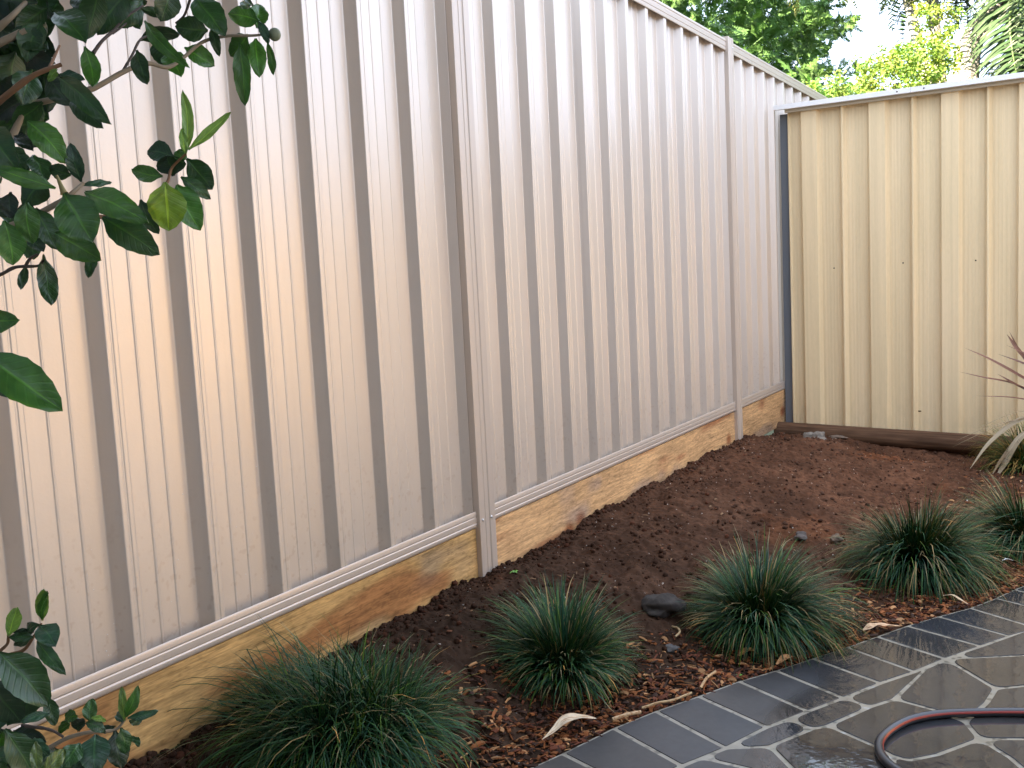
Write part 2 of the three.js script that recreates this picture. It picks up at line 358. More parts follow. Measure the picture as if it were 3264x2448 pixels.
['d',[.594,.490,1.682],[.582,.474,1.689],.019,-0.28,0.14],
['k',[.684,.558,1.740],[.669,.534,1.743],.018,-0.38,0.06],
['k',[.628,.552,1.734],[.621,.553,1.757],.014,-0.28,0.16],
['d',[.627,.518,1.725],[.641,.513,1.713],.014,-0.16,0.06],
['k',[.589,.538,1.748],[.560,.522,1.750],.015,-0.04,0.06],
['d',[.579,.516,1.732],[.551,.502,1.733],.013,-0.36,0.06],
['d',[.672,.565,1.738],[.676,.546,1.752],.017,-0.41,0.06],
['d',[.535,.507,1.692],[.522,.473,1.693],.017,-0.29,0.07],
['d',[.682,.571,1.778],[.708,.560,1.780],.014,0.22,0.15],
['k',[.563,.498,1.706],[.555,.474,1.705],.017,0.30,0.16],
['d',[.529,.502,1.700],[.531,.482,1.687],.014,0.04,0.16],
['d',[.627,.508,1.701],[.635,.488,1.678],.013,0.32,0.15],
['d',[.626,.535,1.757],[.620,.533,1.775],.014,0.15,0.12],
['d',[.637,.524,1.732],[.628,.500,1.719],.013,-0.03,0.15],
['k',[.611,.518,1.712],[.582,.514,1.720],.017,0.24,0.06],
];
const TWIGS = [
['g',[[.251,1.224,1.617],[.361,1.274,1.604],[.448,1.292,1.608],[.478,1.307,1.588]],0.0060,0.0038],
['g',[[.361,1.274,1.604],[.430,1.316,1.592],[.445,1.330,1.582],[.438,1.363,1.547]],0.0048,0.0025],
['r',[[.312,1.203,1.584],[.490,1.230,1.626],[.523,1.247,1.615],[.549,1.257,1.599]],0.0042,0.0022],
['r',[[.538,1.254,1.606],[.510,1.288,1.571]],0.0018,0.0012],
['g',[[.460,1.227,1.585],[.494,1.234,1.564],[.517,1.245,1.537],[.531,1.267,1.503],[.537,1.280,1.474],[.543,1.279,1.447],[.556,1.316,1.399],[.581,1.321,1.384],[.609,1.320,1.367],[.625,1.321,1.358]],0.0037,0.0014],
['k',[[.528,1.265,1.505],[.521,1.289,1.483],[.506,1.318,1.453],[.501,1.326,1.431]],0.0017,0.0012],
['k',[[.517,1.285,1.533],[.516,1.301,1.519],[.510,1.318,1.497],[.507,1.341,1.472],[.507,1.358,1.447]],0.0024,0.0012],
['k',[[.510,1.315,1.498],[.509,1.324,1.485],[.506,1.332,1.474]],0.0015,0.0009],
['k',[[.541,1.372,1.401],[.526,1.352,1.401],[.509,1.346,1.400]],0.0019,0.0012],
['k',[[.513,1.029,1.684],[.534,1.032,1.683],[.567,1.038,1.686],[.586,1.038,1.675],[.609,1.042,1.684]],0.0021,0.0012],
['k',[[.574,1.037,1.682],[.579,1.046,1.678],[.585,1.050,1.673]],0.0018,0.0012],
['g',[[.413,1.074,1.656],[.551,1.086,1.666],[.638,1.104,1.670],[.643,1.118,1.654]],0.0036,0.0019],
['r',[[.611,1.088,1.653],[.634,1.087,1.616],[.661,1.101,1.586],[.674,1.120,1.576],[.670,1.136,1.565],[.691,1.149,1.563]],0.0024,0.0012],
['r',[[.481,.597,1.734],[.543,.634,1.727],[.568,.643,1.723],[.586,.659,1.722],[.593,.673,1.716]],0.0027,0.0010],
['r',[[.538,.640,1.730],[.563,.654,1.736],[.583,.670,1.746]],0.0018,0.0012],
['k',[[.606,.583,1.755],[.623,.585,1.756],[.643,.587,1.755],[.651,.584,1.751],[.659,.578,1.747]],0.0018,0.0012],
['g',[[.597,.542,1.754],[.630,.560,1.743],[.655,.573,1.738],[.673,.577,1.727],[.686,.574,1.708],[.693,.583,1.702]],0.0027,0.0012],
];
const BUD = [[.632,1.320,1.353],[.625,1.321,1.358],[.653,1.105,1.684],[.647,1.123,1.686]];
const NODES = {N1:[.812,.522],N0:[.836,.473],N2:[.868,.413],N3:[.918,.285],N4:[.952,.227],N5:[.979,.172],N6:[1.035,.070],N7:[1.095,-.048],N8:[1.156,-.148],M:[1.175,-.175],N9:[1.213,-.260],N10:[1.283,-.382],N11:[1.341,-.483],N12:[1.406,-.595],A:[.948,.367],A2:[1.022,.449],A3:[1.082,.538],B:[1.034,.224],B0:[1.008,.253],C:[1.098,.092],D:[1.139,.029],E:[1.336,-.120],G:[1.141,.277],F:[1.327,.156],H:[1.179,.303],K:[.935,.475],K2:[.991,.500],K3:[1.009,.583],D2:[1.225,.050],D3:[1.293,.086],E2:[1.325,-.036],F2:[1.259,.262],F3:[1.212,.310],R1:[1.392,-.163],R2:[1.451,-.202],R3:[1.382,-.358],R4:[1.445,-.396],Q1:[1.407,.119],Q2:[1.460,.088],W:[1.387,.215],W2:[1.411,.250],W3:[1.463,.339],Z:[1.217,.456],J:[.820,.634]};
const STONES = ['N1 N0 K K2 K3 J','N0 N2 A A2 A3 K3 K2 K','N2 N3 N4 B0 A','N4 N5 N6 C B B0','N6 N7 N8 M D C','A B0 B G H Z A3 A2','B C D D2 D3 F F2 F3 H G','M N9 E E2 D3 D2 D','E R1 R2 Q2 Q1 F D3 E2','N9 R3 R4 R2 R1 E','N9 N10 N11 N12 R4 R3','F Q1 Q2 W3 W2 W','F W W2 W3 Z H F3 F2'];
const EDGE = [[.400,.980],[.452,.860],[.490,.780],[.566,.579],[.615,.428],[.667,.311],[.728,.196],[.788,.076],[.851,-.023],[.914,-.134],[.976,-.244],[1.031,-.350],[1.090,-.462],[1.155,-.568],[1.227,-.674],[1.284,-.790],[1.326,-.891]];
const INNER = [[.812,.522],[.868,.413],[.918,.285],[.979,.172],[1.035,.070],[1.095,-.048],[1.156,-.148],[1.213,-.260],[1.283,-.382],[1.341,-.483]];

// ---------------------------------------------------------------- the ground: soil bed, paving
const edgeAt = (() => {   // x of the paving edge at a given z
  const e = [[0.12, 1.6], [0.28, 1.25], ...EDGE, [1.41, -1.06], [1.52, -1.24], [1.70, -1.46], [2.0, -1.72], [3.0, -2.05], [9, -2.3]];
  const f = (z) => { if (z >= e[0][1]) return Math.max(0.02, e[0][0] - (z - e[0][1]) * 0.42); for (let i = 0; i < e.length - 1; i++) if (z <= e[i][1] && z >= e[i + 1][1]) { const t = (e[i][1] - z) / (e[i][1] - e[i + 1][1]); return mix(e[i][0], e[i + 1][0], t); } return 9; };
  f.list = e; return f;
})();
function soilBase(x, z) {
  const w = Math.min(edgeAt(z), 1.3), t = x / w;
  let h = 0.150 * (1 - smooth(0.12, 0.86, t)) - 0.006;
  h *= 1 - 0.6 * smooth(-2.45, -2.95, z); h -= 0.03 * smooth(-2.6, -3.0, z) * smooth(0.3, 0.6, x);                                   // falls towards the log
  h += 0.022 * Math.exp(-((x - 0.05) ** 2 + (z + 0.10) ** 2) / 0.006);     // heaped beside the post
  return h;
}
function soilH(x, z) {
  const edge = edgeAt(z) - x, fade = smooth(0.0, 0.12, edge);
  let h = soilBase(x, z);
  h += fade * ((fbm(x * 5, z * 5, 3, 3) - 0.5) * 0.045 + (fbm(x * 22, z * 22, 5, 3) - 0.5) * 0.022 + Math.pow(noise(x * 52, z * 52, 9), 2.5) * 0.010 + (noise(x * 110, z * 110, 10) - 0.5) * 0.0085);
  return h;
}
const soilTex = tex(1024, 1024, (u, v) => {
  const n = fbm(u * 12, v * 12, 21, 5, 12), f = fbm(u * 90, v * 90, 31, 3, 90), o = smooth(0.60, 0.78, fbm(u * 5, v * 5, 41, 3, 5)), s = hash(Math.floor(u * 500), Math.floor(v * 500), 4) > 0.9985 ? 0.25 : 0;
  const k = 0.40 + 0.95 * n * (0.15 + 1.7 * f);
  return [0.050 * k * (1 + 0.42 * o) + s, 0.0262 * k * (1 + 0.2 * o) + s, 0.0150 * k + s * 0.9];
});
soilTex.repeat.set(1 / 1.6, 1 / 1.6);
const soilMat = std({ map: soilTex, vertexColors: true, bumpMap: soilTex, bumpScale: 0.008, roughness: 0.95, specularIntensity: 0.12 });
const soil = structure('soil', null); soil.name = 'soil';
{
  const b = new Buf(), x0 = -0.012, xs = [], zs = [];
  for (let x = x0; x < 2.6; x += x < 1.45 ? 0.0065 : 0.05) xs.push(x);
  for (let z = 1.9; z > -3.3; z -= 0.0065) zs.push(z);
  const id = new Int32Array(xs.length * zs.length).fill(-1);
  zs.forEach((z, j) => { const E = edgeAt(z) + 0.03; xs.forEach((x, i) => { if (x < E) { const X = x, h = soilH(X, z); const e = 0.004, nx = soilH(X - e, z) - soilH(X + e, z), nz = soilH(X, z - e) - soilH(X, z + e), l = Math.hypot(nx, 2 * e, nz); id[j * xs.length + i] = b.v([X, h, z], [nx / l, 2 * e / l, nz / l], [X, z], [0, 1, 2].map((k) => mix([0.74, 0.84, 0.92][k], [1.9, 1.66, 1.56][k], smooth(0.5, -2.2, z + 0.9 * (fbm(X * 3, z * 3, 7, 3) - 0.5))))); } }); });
  for (let j = 0; j < zs.length - 1; j++) for (let i = 0; i < xs.length - 1; i++) { const a = id[j * xs.length + i], c = id[j * xs.length + i + 1], d = id[(j + 1) * xs.length + i + 1], e = id[(j + 1) * xs.length + i]; if (a >= 0 && c >= 0 && d >= 0 && e >= 0) b.q(a, c, d, e); }
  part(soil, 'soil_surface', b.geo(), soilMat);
  // far bed past the frame, coarse
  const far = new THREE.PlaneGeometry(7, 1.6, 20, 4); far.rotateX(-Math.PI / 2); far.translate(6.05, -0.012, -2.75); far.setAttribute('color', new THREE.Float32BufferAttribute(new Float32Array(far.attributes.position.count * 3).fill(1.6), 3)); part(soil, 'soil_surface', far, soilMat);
}
const groundTex = tex(256, 256, (u, v) => { const n = fbm(u * 10, v * 10, 61, 4, 10); return [0.07 * (0.6 + n), 0.075 * (0.6 + n), 0.035 * (0.6 + n)]; });
groundTex.repeat.set(0.3, 0.3);
{ const g = new THREE.PlaneGeometry(240, 240); g.rotateX(-Math.PI / 2); g.translate(0, -0.12, 0); const uv = g.attributes.uv; for (let i = 0; i < uv.count; i++) uv.setXY(i, uv.getX(i) * 240, uv.getY(i) * 240); structure('ground', g, std({ map: groundTex, roughness: 1 })); }
// clods
function lump(r, seed, detail = 1, amp = 0.35, sq = 0.75) {
  let g = new THREE.IcosahedronGeometry(1, detail); g.deleteAttribute('uv'); g.deleteAttribute('normal'); g = mergeVertices(g, 1e-4);
  const p = g.attributes.position, a = rng(seed), ph = [rr(a, 0, 9), rr(a, 0, 9), rr(a, 0, 9)];
  for (let i = 0; i < p.count; i++) { const v = V(p.getX(i), p.getY(i), p.getZ(i)); const k = 1 + amp * (fbm(v.x * 1.7 + ph[0] + v.z, v.y * 1.7 + ph[1] - v.z * 0.6, seed, 3) - 0.5) * 2; p.setXYZ(i, v.x * r * k, v.y * r * k * sq, v.z * r * k); }
  g.computeVertexNormals(); return g;
}
{
  const a = rng(11), lists = [[], [], []], q = new THREE.Quaternion(), e = new THREE.Euler();
  for (let k = 0; k < 22000; k++) {
    const z = rr(a, 1.5, -3.15), E = Math.min(edgeAt(z), 1.35), near = a() < 0.3, x = near ? Math.abs(rr(a, -0.01, 0.05)) : rr(a, 0.0, E * 0.85), s = Math.pow(a(), 9) * 0.0085 + 0.0013;
    e.set(rr(a, 0, 6), rr(a, 0, 6), rr(a, 0, 6)); q.setFromEuler(e);
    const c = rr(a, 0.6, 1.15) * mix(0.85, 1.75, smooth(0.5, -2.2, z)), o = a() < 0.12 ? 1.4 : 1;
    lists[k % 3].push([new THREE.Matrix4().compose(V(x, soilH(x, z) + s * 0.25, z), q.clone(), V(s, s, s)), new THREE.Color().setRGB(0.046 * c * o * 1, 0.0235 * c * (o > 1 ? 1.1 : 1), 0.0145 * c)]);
  }
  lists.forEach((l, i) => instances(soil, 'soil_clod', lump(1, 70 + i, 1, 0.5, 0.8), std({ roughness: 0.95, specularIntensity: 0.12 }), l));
  const w = []; for (let k = 0; k < 150; k++) { const z = rr(a, 1.0, -3.0), x = rr(a, 0.03, Math.min(edgeAt(z), 1.3) * 0.9), s = rr(a, 0.0012, 0.003); e.set(rr(a, 0, 6), rr(a, 0, 6), 0); q.setFromEuler(e); w.push([new THREE.Matrix4().compose(V(x, soilH(x, z) + s * 0.8, z), q.clone(), V(s, s * 0.6, s * 1.3)), new THREE.Color().setRGB(...(a() < 0.5 ? [0.5, 0.46, 0.4] : [0.3, 0.2, 0.13]))]); }
  instances(soil, 'soil_grit', lump(1, 77, 0, 0.4), std({ roughness: 0.8 }), w);
}
// paving: a grout bed with stones set a little proud of it
const groutTex = tex(512, 512, (u, v) => { const n = fbm(u * 40, v * 40, 91, 3, 40), s = smooth(0.62, 0.75, fbm(u * 70, v * 70, 95, 2, 70)), k = (0.75 + 0.5 * n) * (1 - 0.5 * s); return [0.235 * k, 0.215 * k, 0.170 * k]; });
groutTex.repeat.set(1, 1);
const wet = (x, z) => smooth(0.42, 0.62, 0.62 * smooth(0.75, 1.15, x - 0.05 * z) + 0.55 * fbm(x * 2.3 + 7, z * 2.3, 51, 3));
const wetTex = tex(512, 512, (u, v) => { const x = u * 4, z = v * 4 - 2.5, w = wet(x, z); return [0, mix(0.34 + 0.12 * fbm(u * 60, v * 60, 55, 3), 0.03, w), 0]; }, false);
wetTex.repeat.set(0.25, 0.25); wetTex.offset.set(0, 2.5 / 4);
const paveBump = tex(512, 512, (u, v) => fbm(u * 30, v * 30, 57, 4, 30)); paveBump.repeat.set(1.2, 1.2);
const stoneTex = tex(1024, 1024, (u, v) => { const n = fbm(u * 9, v * 9, 71, 5, 9), f = fbm(u * 120, v * 120, 73, 2, 120), k = 0.6 + 0.5 * n + 0.35 * f; return [k, k, k].map((q) => q * 0.7); }); stoneTex.repeat.set(1, 1);
const stoneMats = [[0.040, 0.042, 0.046], [0.047, 0.046, 0.046], [0.052, 0.047, 0.043], [0.037, 0.039, 0.043]].map((rgb) => std({ rgb, map: stoneTex, roughness: 1, roughnessMap: wetTex, bumpMap: paveBump, bumpScale: 0.0003, ior: 1.5 }));
const groutMat = std({ map: groutTex, roughness: 1, roughnessMap: wetTex, bumpMap: paveBump, bumpScale: 0.002 });
const paving = structure('paving', null);
function flat(points, y0, y1, rad, mat, name, bevel = 0.0008) {   // a slab from a list of [x, z]
  let pts = points.map(([x, z]) => [x, -z]);
  let A = 0; pts.forEach((p, i) => { const q = pts[(i + 1) % pts.length]; A += p[0] * q[1] - q[0] * p[1]; }); if (A < 0) pts = pts.reverse();
  const s = new THREE.Shape(rounded(pts, rad, true, 3).map(({ p }) => new THREE.Vector2(p[0], p[1])));
  const g = new THREE.ExtrudeGeometry(s, bevel ? { depth: y1 - y0 - bevel, bevelEnabled: true, bevelSize: bevel, bevelOffset: -bevel, bevelThickness: bevel, bevelSegments: 2, curveSegments: 3 } : { depth: y1 - y0, bevelEnabled: false });
  g.rotateX(-Math.PI / 2); g.translate(0, y0, 0);
  const uv = g.attributes.uv, p = g.attributes.position; for (let i = 0; i < p.count; i++) uv.setXY(i, p.getX(i), p.getZ(i));
  return part(paving, name, g, mat);
}
function inset(pts, d) {
  let A = 0; pts.forEach((p, i) => { const q = pts[(i + 1) % pts.length]; A += p[0] * q[1] - q[0] * p[1]; }); if (A < 0) pts = [...pts].reverse();
  const N = pts.length;
  return pts.map((P, i) => {
    const a = pts[(i + N - 1) % N], b = pts[(i + 1) % N], u = (p, q) => { const l = Math.hypot(q[0] - p[0], q[1] - p[1]); return [(q[0] - p[0]) / l, (q[1] - p[1]) / l]; };
    const d0 = u(a, P), d1 = u(P, b), n0 = [-d0[1], d0[0]], n1 = [-d1[1], d1[0]], k = 1 + n0[0] * n1[0] + n0[1] * n1[1];
    const m = d / Math.max(0.35, k); return [P[0] + (n0[0] + n1[0]) * m, P[1] + (n0[1] + n1[1]) * m];
  });
}
{
  const e = edgeAt.list.filter((q) => q[1] > -2.32), out = e.map(([x, z]) => [x, z]);
  flat([[-0.9, 4.45], [0.02, 1.9], ...out, [9.5, 4.45]], -0.10, -0.0012, 0, groutMat, 'grout_bed', 0);
  const P = [...EDGE, [1.41, -1.06], [1.52, -1.24], [1.70, -1.46], [1.86, -1.59], [2.02, -1.72], [2.2, -1.80], [2.4, -1.86], [2.6, -1.92]];
  const Q = P.map(([x, z], i) => { if (i >= 4 && i - 4 < INNER.length) return INNER[i - 4]; const a = P[Math.max(0, i - 1)], b = P[Math.min(P.length - 1, i + 1)], l = Math.hypot(b[0] - a[0], b[1] - a[1]); return [x - (b[1] - a[1]) / l * 0.205, z + (b[0] - a[0]) / l * 0.205]; });
  for (let i = 0; i < P.length - 1; i++) {
    const q = inset([P[i], P[i + 1], Q[i + 1], Q[i]], 0.0062); // border course
    flat(q, -0.010, R0() * 0.001, 0.004, stoneMats[i * 7 % 4], 'border_paver');
  }
  STONES.forEach((s, i) => flat(inset(s.split(' ').map((k) => NODES[k]), 0.006), -0.010, R0() * 0.0012, 0.022, stoneMats[(i * 5 + 1) % 4], 'paving_stone'));
  // the same random stones going on past the measured ones
  const hull = ['N0', 'N2', 'N4', 'N6', 'N8', 'N9', 'N10', 'N12', 'R4', 'R2', 'Q2', 'W3', 'Z', 'A3', 'K3', 'J', 'N1'].map((k) => NODES[k]);
  const inside = (x, z) => { let c = false; for (let i = 0, j = hull.length - 1; i < hull.length; j = i++) { const a = hull[i], b = hull[j]; if ((a[1] > z) !== (b[1] > z) && x < (b[0] - a[0]) * (z - a[1]) / (b[1] - a[1]) + a[0]) c = !c; } return c; };
  const G = (i, j) => [0.2 + i * 0.36 + (hash(i, j, 1) - 0.5) * 0.2, -1.9 + j * 0.33 + (hash(i, j, 2) - 0.5) * 0.2];
  const nearQ = (x, z) => edgeAt(z) + 0.22 > x;
  const laid = [], inPoly = (x, z, P) => { let c = false; for (let i = 0, j = P.length - 1; i < P.length; j = i++) { const a = P[i], b = P[j]; if ((a[1] > z) !== (b[1] > z) && x < (b[0] - a[0]) * (z - a[1]) / (b[1] - a[1]) + a[0]) c = !c; } return c; };
  for (let i = 0; i < 9; i++) for (let j = 0; j < 13; j++) { const q = [G(i, j), G(i + 1, j), G(i + 1, j + 1), G(i, j + 1)]; if (q.some(([x, z]) => inside(x, z) || nearQ(x, z)) || q.some((p, k) => inside((p[0] + q[(k + 1) % 4][0]) / 2, (p[1] + q[(k + 1) % 4][1]) / 2))) continue; laid.push(q); flat(inset(q, 0.006), -0.010, 0.0005, 0.022, stoneMats[(i * 3 + j) % 4], 'paving_stone'); }
  const g = (i, j) => [0.2 + i * 0.13 + (hash(i, j, 3) - 0.5) * 0.03, -1.9 + j * 0.12 + (hash(i, j, 4) - 0.5) * 0.03];   // smaller stones fill what is left
  for (let i = 0; i < 20; i++) for (let j = 0; j < 34; j++) { const q = [g(i, j), g(i + 1, j), g(i + 1, j + 1), g(i, j + 1)], test = [...q, ...q.map((p, k) => [(p[0] + q[(k + 1) % 4][0]) / 2, (p[1] + q[(k + 1) % 4][1]) / 2]), [(q[0][0] + q[2][0]) / 2, (q[0][1] + q[2][1]) / 2]]; if (test.some(([x, z]) => x > 2.44 || inside(x, z) || nearQ(x, z) || laid.some((P) => inPoly(x, z, P)))) continue; if (laid.some((P) => P.some(([x, z]) => inPoly(x, z, q)))) continue; flat(inset(q, 0.005), -0.010, 0.0003, 0.016, stoneMats[(i * 3 + j) % 4], 'paving_stone'); }
}

{ const t = tex(256, 256, (u, v) => { const n = 0.5 + 0.14 * fbm(u * 12, v * 12, 59, 4, 12); return [n, n * 0.93, n * 0.82]; }); const g = bx(2.45, 5.4, -0.1, 0.004, -2.0, 3.4); structure('added_concrete_path', g, std({ map: t, roughness: 0.9 })); }  // unseen sunlit slab, added to bounce warm light onto both fences
// ---------------------------------------------------------------- the house behind the camera, unseen, added to shade the yard
{
  const h = structure('unseen_house', null), wall = std({ rgb: [0.19, 0.26, 0.32], roughness: 0.9 }), upper = std({ rgb: [0.72, 0.67, 0.58], roughness: 0.8 }), roof = std({ rgb: [0.10, 0.09, 0.09], roughness: 0.8 }), glass = std({ rgb: [0.03, 0.035, 0.04], roughness: 0.08 }), white = std({ rgb: [0.15, 0.17, 0.18], roughness: 0.5 });
  part(h, 'wall', bx(-11, 0.7, -0.12, 2.5, 3.6, 10.5), wall); part(h, 'upper_wall', bx(-11, 0.7, 2.5, 6.6, 3.598, 10.5), upper);
  const s = new THREE.Shape([V(3.2, 6.6), V(10.9, 6.6), V(7.05, 8.6)].map((q) => new THREE.Vector2(q.x, q.y))), g = new THREE.ExtrudeGeometry(s, { depth: 12.0, bevelEnabled: false }); g.rotateY(-Math.PI / 2); g.translate(0.8, 0, 0); part(h, 'roof', g, roof);
  // an unseen low garage behind, added to block low sky in rib reflections
  part(h, 'added_garage_wall', bx(1.1, 9.5, -0.12, 2.75, 5.2, 9), std({ rgb: [0.36, 0.29, 0.24], roughness: 0.9 })); part(h, 'added_garage_roof', bx(0.9, 9.7, 2.75, 2.86, 5.0, 9.2), roof);
  // covered patio in front of the house: added out of view to dim the near bed
  part(h, 'added_patio_roof', bx(0.12, 3.3, 2.42, 2.50, 0.7, 3.6), white); for (const px of [3.1]) part(h, 'added_patio_post', bx(px, px + 0.09, -0.12, 2.42, 1.0, 1.09), white);
  for (const [x, y] of [[-6, 1.0], [-2.4, 1.0], [-6, 4.1], [-2.4, 4.1]]) { const f = part(h, 'window', mergeGeometries([bx(x, x + 1.8, y - 0.06, y, 3.54, 3.6), bx(x, x + 1.8, y + 1.2, y + 1.26, 3.54, 3.6), bx(x - 0.06, x, y - 0.06, y + 1.26, 3.54, 3.6), bx(x + 1.8, x + 1.86, y - 0.06, y + 1.26, 3.54, 3.6)]), white); part(f, 'pane', bx(x, x + 1.8, y, y + 1.2, 3.57, 3.59), glass); }
}
// ---------------------------------------------------------------- the new fence: ribbed steel sheets between posts, rails, timber plinth boards
const paintBump = tex(256, 256, (u, v) => fbm(u * 64, v * 64, 101, 3, 64)); paintBump.repeat.set(4, 4);
const FENCE_RGB = [0.64, 0.56, 0.475];
const dirtTex = tex(512, 1024, (u, v) => {   // v = 0 at the ground: mud splash low down, faint runs and dust
  const y = v * 2.1, run = fbm(u * 60, v * 2.5, 107, 3, 60), dust = fbm(u * 7, v * 9, 109, 4, 7), low = smooth(0.75, 0.33, y), sp = smooth(0.70, 0.78, fbm(u * 110, v * 200, 113, 2, 110)) * low, k = 1 - 0.05 * (run - 0.4) - 0.06 * (dust - 0.5) - 0.07 * low * dust;
  return [k * (1 - 0.09 * sp), k * (1 - 0.13 * sp), k * (1 - 0.16 * sp)].map((q) => q * 0.97);
});
dirtTex.repeat.set(1 / 1.1, 1 / 2.1);
const sheetMat = std({ rgb: FENCE_RGB, map: dirtTex, metalness: 0.44, roughness: 0.36, specularIntensity: 1, bumpMap: paintBump, bumpScale: 0.00012 });
const frameMat = std({ rgb: [0.52, 0.44, 0.365], metalness: 0.3, roughness: 0.4, bumpMap: paintBump, bumpScale: 0.0002 });
const steelMat = std({ rgb: [0.6, 0.6, 0.6], roughness: 0.3, metalness: 0.9 });
const DP = 0.030, PITCH = 0.194;
// a vertical strip swept from a plan outline: pts of [z, x] -> faces with rounded bends
function sweep(pts, y0, y1, rad, seg = 4) {
  const b = new Buf(), o = rounded(pts, rad, false, seg); let s = 0;
  o.forEach(({ p, n }, i) => { if (i) s += Math.hypot(p[0] - o[i - 1].p[0], p[1] - o[i - 1].p[1]); for (const y of [y0, y1]) b.v([p[1], y, p[0]], [n[1], 0, n[0]], [s, y]); if (i) { const k = i * 2; b.q(k - 2, k, k + 1, k - 1); } });
  return b.geo(false);
}
function ribPlan(zb, pan, crest = true) { // plan points from the rib's near foot at zb going away (-z)
  const P = [];
  if (crest) P.push([zb, -DP], [zb - 0.016, 0], [zb - 0.026, 0.0001], [zb - 0.0275, -0.0012], [zb - 0.0305, -0.0012], [zb - 0.032, 0.0001], [zb - 0.042, 0], [zb - 0.058, -DP]);
  if (pan) for (const f of [0.097, 0.140]) P.push([zb - f - 0.0020, -DP], [zb - f - 0.0036, -DP + 0.0016], [zb - f - 0.0062, -DP + 0.0016], [zb - f - 0.0078, -DP]);
  return P;
}
const fence = thing('steel_fence', 'new beige pink ribbed steel fence on timber boards along the soil bed', 'fence');
const RB = 0.293, RT = RB + 0.048, TB = 2.036, TT = 2.09;   // bottom rail and top rail heights
const grainTex = (seed) => tex(2048, 192, (u, v) => {
  const x = u * 2.33, y = v * 0.2, wv = fbm(x * 1.6, y * 7, seed, 3), gr = fbm(x * 9, y * 140 + wv * 6, seed + 3, 4), fine = fbm(x * 60, y * 420, seed + 5, 3);
  const pits = smooth(0.66, 0.76, fbm(x * 55, y * 110, seed + 7, 2)), blot = fbm(x * 4.5, y * 12, seed + 9, 4), red = smooth(0.58, 0.74, fbm(x * 2.6 + 3, y * 9, seed + 11, 3)), grey = smooth(0.56, 0.75, fbm(x * 3.4, y * 6, seed + 13, 3));
  const crack = smooth(0.035, 0.0, Math.abs(fbm(x * 2.2, y * 60, seed + 17, 3) - 0.5)) * smooth(0.5, 0.62, fbm(x * 3, y * 14, seed + 19, 2)); let k = (0.56 + 0.55 * gr + 0.4 * (blot - 0.5) + 0.55 * (fine - 0.5)) * (1 - 0.35 * crack) * (1 - 0.11 * smooth(0.72, 1, Math.abs(Math.sin(y * 150 + wv * 26 + fbm(x * 3, y * 18, seed + 23, 3) * 7)))), pale = seed > 200 ? 1.15 : 1, c = [0.58 * k * pale, 0.355 * k * pale, (seed > 200 ? 0.17 : 0.135) * k * pale];
  c = c.map((q, i) => q * (1 - red * [0.34, 0.50, 0.52][i]) * (1 - grey * [0.28, 0.2, -0.1][i]) * (1 - pits * 0.16));
  for (let n = 0; n < 3; n++) { const kx = 2.33 * hash(n, 2, seed), ky = 0.05 + 0.1 * hash(n, 3, seed), d = Math.hypot((x - kx) * 0.8, y - ky), r = 0.022; if (d < r * 2) { const w = 1 - smooth(r * 0.4, r * 2, d), ring = 0.5 + 0.5 * Math.sin(d * 900 + noise(x * 80, y * 80, seed) * 3); c = c.map((q, i) => q * mix(1, [0.62, 0.42, 0.36][i] * (0.75 + 0.4 * ring), w)); } }
  const lowTone = smooth(0.45, 0.05, v + 0.25 * (blot - 0.5)); return c.map((q) => q * (1 - 0.22 * lowTone));  // boards get darker towards the bottom edge
});
const POST_W = 0.090, BAY = 2.38;
